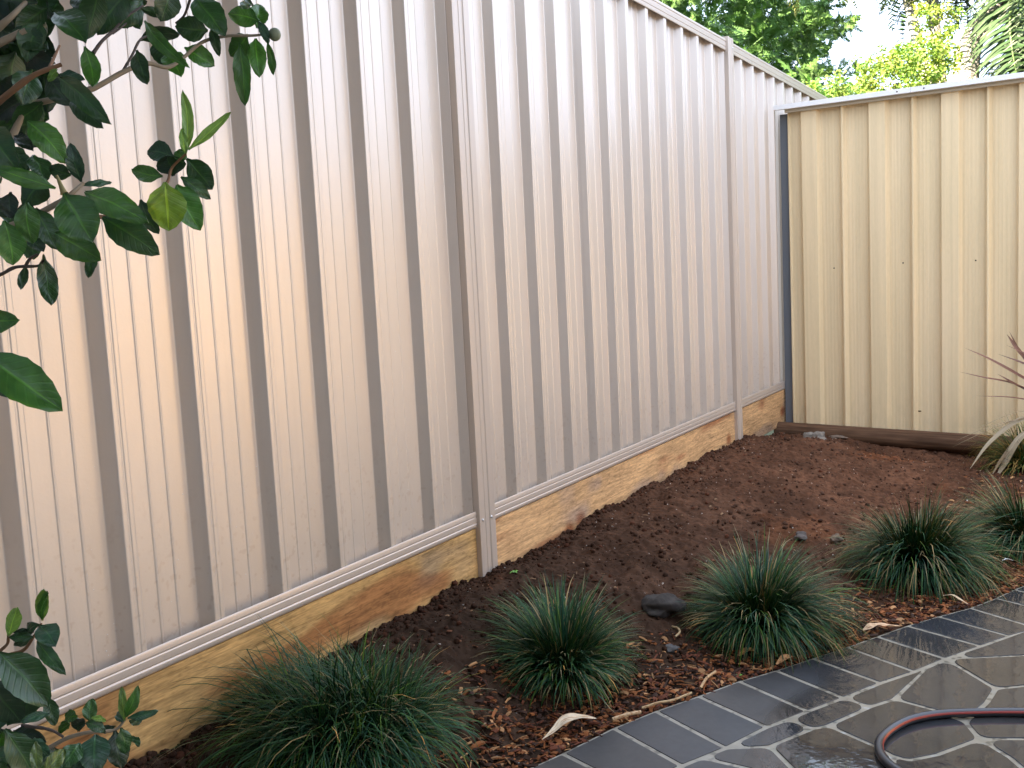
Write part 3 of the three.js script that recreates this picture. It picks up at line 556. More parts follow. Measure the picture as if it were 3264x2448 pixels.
[0, 1, 2].forEach((bay) => {
  const z0 = BAY - bay * BAY, zs = z0 - POST_W, ze = z0 - BAY;      // this bay runs from its near post to the next post
  // sheets: ribs at a pitch, the lap sits on the near web of every fourth rib
  const first = z0 - 0.229 + 0.000;
  for (let s = 0; s < 3; s++) {
    const lead = first - (s * 4 - 1) * PITCH, P = [];
    if (s === 0) P.push([zs + 0.02, -DP], ...ribPlan(lead, true, false).slice(0));
    for (let r = 0; r < 4; r++) {
      const zb = first - (s * 4 + r) * PITCH;
      if (s > 0 && r === 0) { const a = ribPlan(first - (s * 4 - 1) * PITCH, true); P.push([first - (s * 4 - 1) * PITCH - 0.0055, -DP * 0.66], ...a.slice(1)); }
      if (r < 3) P.push(...ribPlan(zb, true)); else if (s < 2) P.push([zb, -DP], [zb - 0.012, -DP * 0.25 - 0.0014]); else P.push([zb, -DP], [zb - 0.0145, -0.003], [zb - 0.0175, -0.006], [zb - 0.019, -0.055]);
    }
    // the first rib of the first sheet follows the flat beside the post
    const list = P.filter((p, i) => i === 0 || p[0] < P[i - 1][0] + 1e-6).filter((p) => p[0] <= zs + 0.021);
    const off = s === 1 ? 0.0012 : s === 2 ? 0.0012 : 0;
    part(fence, 'fence_sheet', sweep(list.map(([z, x], i) => [z, x - 0.0062 + (i === 0 ? off : off * 0.2)]), RB + 0.008, TT - 0.006, 0.0042, 4), sheetMat);
  }
  // rails: a channel whose front has two pressed lines
  const railPlan = (b, t, top) => { const f = [[-0.002, 0], [0.001, 0.004], [0.001, 0.012], [-0.0014, 0.0135], [-0.0014, 0.015], [0.0004, 0.0165], [0.0004, t - b - 0.0185], [-0.0016, t - b - 0.017], [-0.0016, t - b - 0.0155], [0, t - b - 0.014], [0, t - b - 0.005], [-0.0016, t - b]], lip = [[-0.0034, t - b], [-0.0052, t - b - 0.003], [-0.0052, 0.004]];   // an open channel: outer face, lip, inner face
    const up = [[-0.060, 0], ...f, ...lip].map(([x, y]) => [x, b + y]); return top ? up.map(([x, y]) => [x, b + t - y]).reverse() : up; };
  for (const [b, t, top, name] of [[RB, RT, 0, 'bottom_rail'], [TB, TT, 1, 'top_rail']]) {
    const o = rounded(railPlan(b, t, top), 0.002, false, 3), B = new Buf(); let s = 0;
    o.forEach(({ p, n }, i) => { if (i) s += Math.hypot(p[0] - o[i - 1].p[0], p[1] - o[i - 1].p[1]); for (const z of [zs + 0.02, ze - 0.02]) B.v([p[0], p[1], z], [-n[0] * -1, n[1] * 1, 0].map((q) => -q), [z, s]); if (i) { const k = i * 2; B.q(k - 2, k - 1, k + 1, k); } });
    const g = B.geo(false); g.computeVertexNormals(); part(fence, name, toCreasedNormals(mergeVertices((g.deleteAttribute('normal'), g), 1e-5), 0.6), frameMat);
  }
  const gt = grainTex(200 + bay * 31), pm = std({ map: gt, bumpMap: gt, bumpScale: 0.0015, roughness: 0.85, specularIntensity: 0.3 });
  const pg = new RoundedBoxGeometry(0.045, 0.2, zs - ze + 0.03, 3, 0.004); pg.translate(-0.0275, RB - 0.103, (zs + ze) / 2);
  { const uv = pg.attributes.uv, p = pg.attributes.position; for (let i = 0; i < p.count; i++) uv.setXY(i, (zs - p.getZ(i)) / 2.33, (p.getY(i) - RB + 0.203) / 0.2); }
  part(fence, 'plinth_board', pg, pm);
});
for (const [k, pz] of [2.38, 0, -2.38, -4.76].entries()) {
  // post: two folded channels, seen as a fluted face with folded sides
  const z = pz, w = POST_W, f = 0.012, top = TT + 0.012;
  const P = [[z + 0.0, -0.062], [z, f - 0.001], [z - 0.013, f], [z - 0.016, f - 0.0035], [z - 0.032, f - 0.0035], [z - 0.034, f - 0.001], [z - 0.036, f - 0.0035], [z - 0.053, f - 0.0035], [z - 0.056, f], [z - 0.067, f], [z - 0.070, f - 0.0035], [z - w, f - 0.004], [z - w, -0.062]];
  const post = part(fence, 'post', sweep(P, -0.05, top, 0.0018, 3), frameMat);
  const cap = new THREE.ShapeGeometry(new THREE.Shape(P.map(([a, b]) => new THREE.Vector2(b, -a)))); cap.rotateX(-Math.PI / 2); cap.translate(0, top - 0.001, 0); part(post, 'post_cap', cap, frameMat);
  if (k === 1) for (const [sz, sx, sy] of [[-0.0145, f - 0.001, RB + 0.020], [-0.060, f, RB + 0.019]]) { const g = new THREE.SphereGeometry(0.0046, 12, 8); g.scale(0.7, 1, 1); g.translate(sx + 0.001, sy, z + sz); part(post, 'screw', g, steelMat); }
  else { const g = new THREE.SphereGeometry(0.004, 10, 6); g.scale(0.7, 1, 1); g.translate(f + 0.0005, TB + 0.02, z - 0.060); part(post, 'screw', g, steelMat); }
}
// water beads low on the near sheets
{
  const a = rng(15), l = []; for (let k = 0; k < 420; k++) { const z = rr(a, 1.35, -1.2), y = RB + 0.05 + Math.pow(a(), 2.2) * 0.5, ph = ((0 - 0.229 - z) % PITCH + PITCH) % PITCH; if (ph < 0.062) continue; const s = rr(a, 0.0005, 0.0014); l.push([new THREE.Matrix4().compose(V(-DP - 0.0062 + s * 0.2, y, z), new THREE.Quaternion(), V(s * 0.6, s, s))]); }
  instances(fence, 'water_drop', new THREE.IcosahedronGeometry(1, 1), std({ rgb: [0.75, 0.75, 0.75], roughness: 0.1 }), l);
}

// ---------------------------------------------------------------- the old cream fence across the end
{
  const F = thing('cream_fence', 'older cream ribbed metal fence across the far end under a pale cap rail', 'fence');
  const Z = -3.25, per = 0.356, D = 0.029;
  const streak = tex(1024, 512, (u, v) => { const n = fbm(u * 90, v * 2.2, 121, 3, 90), m = fbm(u * 14, v * 3, 125, 3, 14), sp = fbm(u * 200, v * 90, 127, 2, 200), low = smooth(0.22, 0.0, v) * smooth(0.45, 0.7, fbm(u * 40, v * 30, 129, 3, 40)); const k = 0.86 + 0.16 * (n - 0.4) + 0.10 * (m - 0.5) + 0.05 * (sp - 0.5) - 0.06 * low; return [0.82 * k, 0.64 * k, 0.375 * k * (0.97 + 0.05 * m)]; });
  streak.repeat.set(1, 1 / 1.85);
  const mat = std({ map: streak, roughness: 0.6 }), capMat = std({ rgb: [0.76, 0.75, 0.72], roughness: 0.45 });
  const plan = (x) => [[x, -D], [x + 0.003, 0], [x + 0.085, 0], [x + 0.101, -D], [x + 0.213, -D], [x + 0.216, 0], [x + 0.224, 0], [x + 0.240, -D]];
  const fine = (x0, x1, n) => { const o = []; for (let k = 0; k < n; k++) { const x = x0 + (x1 - x0) * (k + 0.5) / n; o.push([x - 0.005, -D], [x - 0.0025, -D + 0.0007], [x + 0.0025, -D + 0.0007], [x + 0.005, -D]); } return o; };
  for (let s = 0; s < 8; s++) {
    const P = [], xa = 0.125 + s * 2 * per;
    if (s === 0) P.push([0.048, -D - 0.02], [0.049, -D + 0.006], [0.058, -D + 0.006], [0.06, -D], ...fine(0.066, 0.12, 3));
    else P.push([xa - 0.002, -D + 0.001]);
    for (let r = 0; r < 2; r++) { const x = xa + r * per, p = plan(x); P.push(...p.slice(0, 4), ...fine(x + 0.104, x + 0.21, 6), ...p.slice(4), ...fine(x + 0.243, x + 0.353, 6)); }
    P.push([xa + 2 * per + 0.001, -D]);
    const b = new Buf(), o = rounded(P, 0.0028, false, 3); let q = 0;
    o.forEach(({ p, n }, i) => { for (const y of [-0.02, 1.856]) b.v([p[0], y, Z + p[1]], [-n[0], 0, -n[1]], [p[0], y]); if (i) { const k = i * 2; b.q(k - 2, k, k + 1, k - 1); } });
    part(F, 'fence_sheet', b.geo(false), mat);
  }
  part(F, 'corner_shade_strip', bx(0.003, 0.046, -0.05, 1.84, Z - 0.08, Z - 0.04), std({ rgb: [0.13, 0.14, 0.15], roughness: 0.6 }));  // added strip closing the corner gap, coloured dark in place of shade
  // cap: a flat top with a front lip, two lengths meeting at a joint, a softer channel under it
  for (const [x0, x1] of [[-0.012, 0.7], [0.7012, 5.9]]) {
    const g = mergeGeometries([bx(x0, x1, 1.878, 1.8815, Z - 0.06, Z + 0.045), bx(x0, x1, 1.856, 1.878, Z + 0.0415, Z + 0.045), bx(x0, x1, 1.8545, 1.858, Z + 0.030, Z + 0.0415)]); part(F, 'cap_rail', g, capMat);
  }
  part(F, 'top_channel', mergeGeometries([bx(0.045, 5.9, 1.838, 1.856, Z + 0.004, Z + 0.016), bx(0.045, 5.9, 1.8558, 1.860, Z - 0.05, Z + 0.016)]), std({ rgb: [0.50, 0.43, 0.31], roughness: 0.6 }));
  const dark = std({ rgb: [0.09, 0.07, 0.05], roughness: 0.6, metalness: 0.3 });
  for (const [x, y] of [[0.289, 0.973], [0.648, 0.983], [1.0, 0.978], [1.36, 0.98]]) { const g = new THREE.SphereGeometry(0.0042, 10, 8); g.scale(1, 1, 0.6); g.translate(x, y, Z - D + 0.0015); part(F, 'screw', g, dark); }
  for (const [x, y] of [[0.635, 1.868], [0.765, 1.868]]) { const g = new THREE.SphereGeometry(0.004, 10, 8); g.scale(1, 1, 0.6); g.translate(x, y, Z + 0.046); part(F, 'screw', g, dark); }
  { const g = lump(0.006, 5, 1, 0.4, 0.6); g.scale(1.4, 1, 0.3); g.translate(0.727, 0.185, Z - D + 0.002); part(F, 'mud_splash', g, soilMat); }
  for (const px of [2.9, 5.2]) part(F, 'post', bx(px, px + 0.05, -0.05, 1.85, Z - 0.075, Z - 0.03), capMat);
}
// log in front of it
{
  const barkTex = tex(512, 256, (u, v) => { const n = fbm(u * 36, v * 14, 141, 4, 36), m = fbm(u * 10, v * 24, 145, 3, 10), k = 0.4 + 1.1 * n * (0.5 + m); return [0.105 * k, 0.058 * k, 0.033 * k]; });
  barkTex.repeat.set(1, 1);
  const g = new THREE.CylinderGeometry(0.05, 0.052, 2.3, 28, 40, false), p = g.attributes.position;
  for (let i = 0; i < p.count; i++) { const x = p.getX(i), z = p.getZ(i), y = p.getY(i), r = Math.hypot(x, z); if (r > 0.001) { const k = 1 + 0.05 * (fbm(Math.atan2(z, x) * 2 + 5, y * 4, 151, 3) - 0.5) + 0.03 * (noise(Math.atan2(z, x) * 9, y * 3, 153) - 0.5); p.setXYZ(i, x * k, y, z * k); } }
  g.computeVertexNormals(); g.rotateZ(Math.PI / 2);
  const m = single('timber_log', g, std({ map: barkTex, bumpMap: barkTex, bumpScale: 0.004, roughness: 0.9, specularIntensity: 0.15 }), 'dark brown round timber log lying half buried along the cream fence', 'log');
  m.position.set(1.13, 0.0325, -3.165); m.rotation.z = -0.034; m.rotation.y = 0.0;
}
// ---------------------------------------------------------------- bark mulch along the paving edge
{
  const a = rng(31), q = new THREE.Quaternion(), e = new THREE.Euler(), mulch = structure('bark_mulch', null); mulch.userData = { kind: 'stuff', label: 'orange brown bark chip mulch strewn along the dark paving edge', category: 'mulch' };
  const chip = (w, h, l, seed) => { const g = new THREE.BoxGeometry(w, h, l, 1, 1, 3), p = g.attributes.position, r = rng(seed); const tz = rr(r, 0.3, 0.9); for (let i = 0; i < p.count; i++) { const z = p.getZ(i) / l + 0.5, k = mix(1, tz, Math.abs(z - 0.4) * 1.6); p.setX(i, p.getX(i) * k + Math.sin(z * 3 + seed) * w * 0.25); p.setY(i, p.getY(i) + Math.sin(z * 3.1) * h * 0.8); } g.computeVertexNormals(); return g; };
  const L = [[], [], [], []];
  for (let k = 0; k < 10500; k++) {
    const z = k < 8200 ? rr(a, 1.15, -1.3) : rr(a, -1.0, -2.9), E = Math.min(edgeAt(z), z < -1.2 ? 1.75 : 9), far = z < -1.2;
    const d = far ? Math.abs(rr(a, 0, 0.75)) * a() ** 0.4 : 0.005 + Math.pow(a(), 1.2) * 0.34, x = E - d; if (x < 0.2) continue;
    if (!far && d > 0.17 && a() < 0.55) continue;
    const s = rr(a, 0.35, 1.0) * (a() < 0.08 ? 1.5 : 1), n = soilH(x, z);
    e.set(rr(a, -0.4, 0.4), rr(a, 0, 6.3), rr(a, -0.5, 0.5)); q.setFromEuler(e);
    const t = a(), c = t < 0.36 ? [0.20, 0.072, 0.025] : t < 0.60 ? [0.11, 0.036, 0.018] : t < 0.88 ? [0.045, 0.024, 0.016] : [0.34, 0.18, 0.08], b = rr(a, 0.6, 1.2);
    L[k % 4].push([new THREE.Matrix4().compose(V(x, n + 0.003 + rr(a, 0, 0.006), z), q.clone(), V(s, s, s * rr(a, 0.7, 1.3))), new THREE.Color().setRGB(c[0] * b, c[1] * b, c[2] * b)]);
  }
  for (let k = 0; k < 420; k++) { const z = rr(a, 0.9, -2.9), x = rr(a, 0.05, Math.min(edgeAt(z), 1.35) - 0.05), s = rr(a, 0.25, 0.8); e.set(rr(a, -0.4, 0.4), rr(a, 0, 6.3), rr(a, -0.5, 0.5)); q.setFromEuler(e); const b = rr(a, 0.5, 1.3), c = a() < 0.6 ? [0.13, 0.055, 0.028] : [0.26, 0.16, 0.09]; L[k % 4].push([new THREE.Matrix4().compose(V(x, soilH(x, z) + 0.003, z), q.clone(), V(s, s, s)), new THREE.Color().setRGB(c[0] * b, c[1] * b, c[2] * b)]); }   // strays on the bare soil
  [[0.006, 0.0022, 0.026], [0.009, 0.003, 0.020], [0.004, 0.002, 0.034], [0.011, 0.0026, 0.015]].forEach((d, i) => instances(mulch, 'bark_chip', chip(...d, 40 + i), std({ roughness: 0.8, specularIntensity: 0.25 }), L[i]));
}
// ---------------------------------------------------------------- stones, fallen leaves and sticks lying on the bed
const rockTex = tex(256, 256, (u, v) => { const n = fbm(u * 8, v * 8, 161, 5, 8), k = 0.5 + n; return [0.5 * k, 0.5 * k, 0.5 * k]; });
function rock(x, z, r, rgb, seed, label, sq = 0.6, sx = 1.2, turn = 0, sink = 0.3) {
  const g = lump(r, seed, 5, 0.55, sq); { const q = g.attributes.position, w = V(0, 0, 0); for (let i = 0; i < q.count; i++) { w.fromBufferAttribute(q, i); const f = 1 + 0.24 * (fbm(w.x / r * 3.1 + seed, w.y / r * 3.1 + w.z / r * 2.3, seed + 5, 4) - 0.5) - 0.05 * smooth(0.55, 0.75, noise(w.x / r * 2 + 4, w.z / r * 2 - w.y / r, seed)); q.setXYZ(i, w.x * f, w.y * f, w.z * f); } g.computeVertexNormals(); } g.scale(sx, 1, 1); const p = g.attributes.position, uv = new Float32Array(p.count * 2); for (let i = 0; i < p.count; i++) { uv[2 * i] = p.getX(i) * 9 + p.getY(i) * 4; uv[2 * i + 1] = p.getZ(i) * 9; } g.setAttribute('uv', new THREE.BufferAttribute(uv, 2));
  const m = single('stone', g, std({ rgb, map: rockTex, bumpMap: rockTex, bumpScale: 0.004, roughness: 0.95, specularIntensity: 0.25 }), label, 'stone'); m.position.set(x, soilH(x, z) + r * sq * (1 - sink * 2), z); m.rotation.y = turn;
}
rock(0.495, -0.165, 0.047, [0.090, 0.078, 0.068], 3, 'large dark grey rock in the soil between the second and third grass clumps', 0.62, 1.15, 0.5, 0.3);
rock(0.275, -2.86, 0.048, [0.36, 0.31, 0.25], 8, 'pale chalky stone against the left end of the timber log', 0.75, 1.2, 0.4, 0.25);
rock(0.345, -3.05, 0.032, [0.30, 0.22, 0.16], 9, 'small flat tan stone touching the log, right of the chalky stone', 0.45, 1.4, -0.3, 0.2);
rock(0.774, -1.04, 0.020, [0.30, 0.22, 0.155], 13, 'small rounded tan pebble beyond the gap between the third and fourth grass clumps', 0.85, 1, 1, 0.1);
rock(0.682, -0.945, 0.021, [0.17, 0.14, 0.12], 14, 'dull brown pebble just left of the tan pebble behind the third grass clump', 0.6, 1.3, 2, 0.2);
rock(0.575, -0.02, 0.017, [0.17, 0.16, 0.15], 19, 'small grey pebble in mulch just in front of the large dark rock', 0.7, 1.2, 0.7, 0.15);
// a dry leaf: centre line through points, half widths, a fold along the middle
function blade(pts, widths, opt = {}) {
  const { fold = 0.25, up = V(0, 1, 0), seg = 18, across = 4, col = null, wave = 0, twist = 0 } = opt;
  const c = new THREE.CatmullRomCurve3(pts), b = new Buf();
  for (let i = 0; i <= seg; i++) {
    const t = i / seg, P = c.getPoint(t), T = c.getTangent(t), N0 = up.clone().addScaledVector(T, -up.dot(T)).normalize(); if (twist) N0.applyAxisAngle(T, twist * t);
    const S = new THREE.Vector3().crossVectors(T, N0).normalize(), k = t * (widths.length - 1), j = Math.min(widths.length - 2, Math.floor(k)), w = mix(widths[j], widths[j + 1], k - j);
    for (let s = 0; s <= across; s++) { const f = s / across * 2 - 1, h = Math.abs(f) * fold * w + wave * w * Math.sin(t * 17 + f * 2); const p = P.clone().addScaledVector(S, f * w).addScaledVector(N0, h); b.v(p.toArray(), [0, 1, 0], [f * 0.5 + 0.5, t], col ? col(t, f) : [1, 1, 1]); }
  }
  for (let i = 0; i < seg; i++) for (let s = 0; s < across; s++) { const k = i * (across + 1) + s; b.q(k, k + 1, k + across + 2, k + across + 1); }
  const g = b.geo(!!col); g.computeVertexNormals(); return g;
}
const leafLitterTex = tex(128, 512, (u, v) => { const vein = Math.abs(u - 0.5) < 0.03 ? 0.8 : 1, n = fbm(u * 6, v * 22, 171, 4), m = fbm(u * 14, v * 6, 175, 3), k = (0.7 + 0.45 * n) * vein, br = smooth(0.55, 0.7, m); return [k * (1 - 0.35 * br), k * (1 - 0.5 * br), k * (1 - 0.6 * br)]; });
const dryMat = (rgb) => std({ rgb, map: leafLitterTex, roughness: 0.75, side: THREE.DoubleSide });
single('fallen_leaf', blade([V(0.515, 0.016, 0.570), V(0.523, 0.020, 0.532), V(0.533, 0.029, 0.494), V(0.556, 0.026, 0.462), V(0.578, 0.017, 0.435)], [0.001, 0.005, 0.010, 0.0155, 0.016, 0.010, 0.002], { fold: 0.35, wave: 0.08 }), dryMat([0.56, 0.45, 0.30]), 'large curled cream dead leaf on mulch in front of the second grass clump', 'leaf');
single('bark_strip', blade([V(0.998, 0.010, -0.352), V(1.022, 0.017, -0.380), V(1.05, 0.014, -0.404), V(1.080, 0.010, -0.424)], [0.006, 0.013, 0.011, 0.006, 0.001], { fold: 0.4, wave: 0.15 }), dryMat([0.55, 0.36, 0.20]), 'pale torn bark strip on the paving edge right of the third grass clump', 'bark strip');
single('bark_strip', blade([V(1.150, 0.012, -0.718), V(1.178, 0.02, -0.708), V(1.2, 0.016, -0.69), V(1.222, 0.010, -0.676)], [0.003, 0.005, 0.004, 0.001], { fold: 0.4 }), dryMat([0.62, 0.46, 0.28]), 'thin straw coloured strip on mulch in front of the fourth grass clump', 'bark strip');
single('bark_strip', blade([V(0.816, soilH(0.816, -2.78) + 0.006, -2.78), V(0.835, soilH(0.835, -2.83) + 0.014, -2.83), V(0.856, soilH(0.856, -2.87) + 0.008, -2.875)], [0.004, 0.014, 0.013, 0.003], { fold: 0.3 }), dryMat([0.42, 0.22, 0.12]), 'reddish brown dead leaf on bare soil in front of the timber log', 'leaf');
single('twig', new THREE.TubeGeometry(new THREE.CatmullRomCurve3([V(0.728, 0.012, 0.178), V(0.726, 0.017, 0.13), V(0.731, 0.015, 0.078)]), 12, 0.0035, 6), dryMat([0.42, 0.27, 0.13]), 'short tan stick on mulch between second and third grass clumps pointing at the paving', 'stick');
single('twig', new THREE.TubeGeometry(new THREE.CatmullRomCurve3([V(0.642, 0.010, 0.33), V(0.668, 0.013, 0.295), V(0.69, 0.010, 0.263), V(0.718, 0.012, 0.211)]), 14, 0.003, 6), dryMat([0.40, 0.28, 0.14]), 'long thin straw stick lying along the paving edge right of the second clump', 'stick');
single('twig', new THREE.TubeGeometry(new THREE.CatmullRomCurve3([V(0.540, 0.034, -0.122), V(0.560, 0.036, -0.112), V(0.573, 0.034, -0.095), V(0.574, 0.032, -0.058)]), 14, 0.003, 6), dryMat([0.45, 0.32, 0.16]), 'small curled tan stick just right of the large dark rock', 'stick');
single('twig', new THREE.TubeGeometry(new THREE.CatmullRomCurve3([V(0.605, 0.010, 0.41), V(0.628, 0.013, 0.38), V(0.648, 0.010, 0.35)]), 10, 0.0045, 6), dryMat([0.44, 0.30, 0.16]), 'stubby brown stick at the paving edge right of the cream dead leaf', 'stick');
single('fallen_leaf', blade([V(0.852, 0.012, -0.03), V(0.872, 0.022, -0.058), V(0.885, 0.014, -0.088)], [0.003, 0.013, 0.011, 0.002], { fold: 0.5 }), dryMat([0.40, 0.20, 0.07]), 'orange brown fallen leaf on mulch right in front of the third grass clump', 'leaf');
single('fallen_leaf', blade([V(0.752, 0.012, -0.045), V(0.772, 0.022, -0.065), V(0.79, 0.013, -0.075)], [0.003, 0.012, 0.012, 0.003], { fold: 0.5 }), dryMat([0.46, 0.27, 0.08]), 'yellow brown fallen leaf on mulch before the left side of the third grass clump', 'leaf');
single('plastic_scrap', blade([V(1.278, 0.014, -1.14), V(1.29, 0.018, -1.148), V(1.308, 0.013, -1.155)], [0.003, 0.0055, 0.002], { fold: 0.4 }), dryMat([0.72, 0.72, 0.70]), 'tiny white scrap on mulch in front of the fifth grass clump', 'scrap');
{ // two seedlings
  const green = std({ rgb: [0.10, 0.26, 0.03], roughness: 0.5, side: THREE.DoubleSide });
  for (const [x, z, lab] of [[0.10, -0.03, 'tiny green seedling in bare soil at the foot of the fence post'], [0.777, 0.045, 'tiny green weed at the paving edge beside the third grass clump']]) {
    const y = soilH(x, z), s = thing('seedling', lab, 'seedling', [x, y, z]);
    for (let k = 0; k < 4; k++) { const an = k * 1.6 + 0.4, l = 0.012 + 0.004 * (k % 2); part(s, 'leaf', blade([V(0, 0.001, 0), V(Math.cos(an) * l * 0.5, 0.007, Math.sin(an) * l * 0.5), V(Math.cos(an) * l, 0.005, Math.sin(an) * l)], [0.001, 0.0045, 0.0008], { seg: 6, across: 2 }), green); }
  }
}
// ---------------------------------------------------------------- tufted grass clumps
const grassMat = std({ vertexColors: true, roughness: 0.48, specularIntensity: 0.35, side: THREE.DoubleSide });
function tuft(x, z, o) {
  const a = rng(o.seed), G = new Buf(), D = new Buf(), y0 = soilH(x, z) - 0.01;
  for (let k = 0; k < o.n; k++) {
    const az = rr(a, 0, 6.2832), fr = Math.pow(a(), 0.62), spread = o.rad * 0.26 * Math.sqrt(a()), dx = Math.cos(az), dz = Math.sin(az), el0 = mix(1.52, 0.5, fr) + rr(a, -0.15, 0.15), len = o.len * rr(a, 0.55, 1.15) * (0.9 + 0.2 * fr) * (1 + 0.22 * Math.cos(az - o.seed * 1.7)) * (0.85 + 0.3 * noise(az * 1.6 + o.seed, 3, o.seed)), dry = a() < o.dry, B = dry && a() < 0.6 ? D : G;
    const sx = o.sx || 1, px = Math.cos(az + rr(a, -1, 1)) * spread * sx + (o.ox ? (a() < 0.5 ? o.ox : -o.ox) : 0), pz = Math.sin(az + rr(a, -1, 1)) * spread + (o.oz ? (a() < 0.5 ? o.oz : -o.oz) : 0);
    const droop = rr(a, 0.7, 2.1) * (0.55 + fr) * (o.droop || 1) * (1 - (o.up || 0) * (1 - fr)), w = rr(a, 0.0010, 0.0021) * (o.w || 1), N = 7, side = [-dz, 0, dx], hue = a(), br = rr(a, 0.55, 1.25), tip = a() < 0.12, swirl = rr(a, -0.35, 0.35);
    let X = px, Y = 0, Z = pz, el = el0, an = az; const step = len / N;
    for (let i = 0; i <= N; i++) {
      const t = i / N, ww = w * (t < 0.12 ? 0.7 : 1) * (1 - Math.pow(t, 3)) + 0.00018;
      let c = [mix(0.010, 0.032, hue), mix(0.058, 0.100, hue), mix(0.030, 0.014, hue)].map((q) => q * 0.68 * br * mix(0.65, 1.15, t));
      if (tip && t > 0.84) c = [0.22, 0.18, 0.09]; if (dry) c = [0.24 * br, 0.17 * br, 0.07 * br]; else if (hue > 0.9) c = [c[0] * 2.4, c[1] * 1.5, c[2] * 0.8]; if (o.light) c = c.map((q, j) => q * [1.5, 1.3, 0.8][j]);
      const cx = Math.cos(an), cz = Math.sin(an), ny = Math.cos(el), nh = -Math.sin(el), n = [cx * nh, ny, cz * nh];
      const tw = swirl * t; const sxv = [-cz * Math.cos(tw) + n[0] * Math.sin(tw), n[1] * Math.sin(tw), cx * Math.cos(tw) + n[2] * Math.sin(tw)];
      for (const s of [-1, 1]) B.v([X + sxv[0] * ww * s, Y, Z + sxv[2] * ww * s].map((q, j) => j === 1 ? q + sxv[1] * ww * s : q), [n[0] + sxv[0] * s * 0.4, n[1] + sxv[1] * s * 0.4, n[2] + sxv[2] * s * 0.4], [0, t], c);
      if (i) { const m = B.k - 4; B.q(m, m + 1, m + 3, m + 2); }
      X += cx * Math.cos(el) * step; Z += cz * Math.cos(el) * step; Y += Math.sin(el) * step; el -= droop * step * 7 * (0.25 + t); an += swirl * 0.18; if (el < -1.45) el = -1.45;
      if (Y < -0.005) Y = -0.005 + a() * 0.004;
    }
  }
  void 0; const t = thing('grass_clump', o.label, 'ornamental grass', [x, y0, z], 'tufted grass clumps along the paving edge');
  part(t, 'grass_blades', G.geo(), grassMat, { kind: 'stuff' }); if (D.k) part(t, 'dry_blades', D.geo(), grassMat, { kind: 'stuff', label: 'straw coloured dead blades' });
}
tuft(0.220, 0.850, { seed: 101, n: 3800, rad: 0.20, len: 0.235, dry: 0.05, sx: 1.2, ox: 0.05, oz: -0.05, droop: 1.0, label: 'first and widest dark green grass clump, beneath the near timber board and beside the camellia' });
tuft(0.412, 0.275, { seed: 102, n: 2600, rad: 0.15, len: 0.21, up: 0.15, dry: 0.08, label: 'second grass clump, behind the large cream dead leaf and left of the dark rock' });
tuft(0.745, -0.245, { seed: 103, n: 2900, rad: 0.16, len: 0.25, up: 0.3, dry: 0.08, label: 'third grass clump, just right of the large dark rock in the soil' });
tuft(1.045, -0.955, { seed: 104, n: 3000, rad: 0.17, len: 0.285, up: 0.6, dry: 0.12, label: 'fourth grass clump, just right of the small tan pebble in the soil' });
tuft(1.335, -1.385, { seed: 105, n: 2300, rad: 0.16, len: 0.25, up: 0.5, dry: 0.14, label: 'fifth grass clump, cut by the right edge, below the spiky brown plant' });
tuft(1.265, -2.78, { seed: 106, n: 1200, rad: 0.17, len: 0.27, dry: 0.34, light: 1, label: 'lighter straw mixed grass clump at the right end of the timber log' });
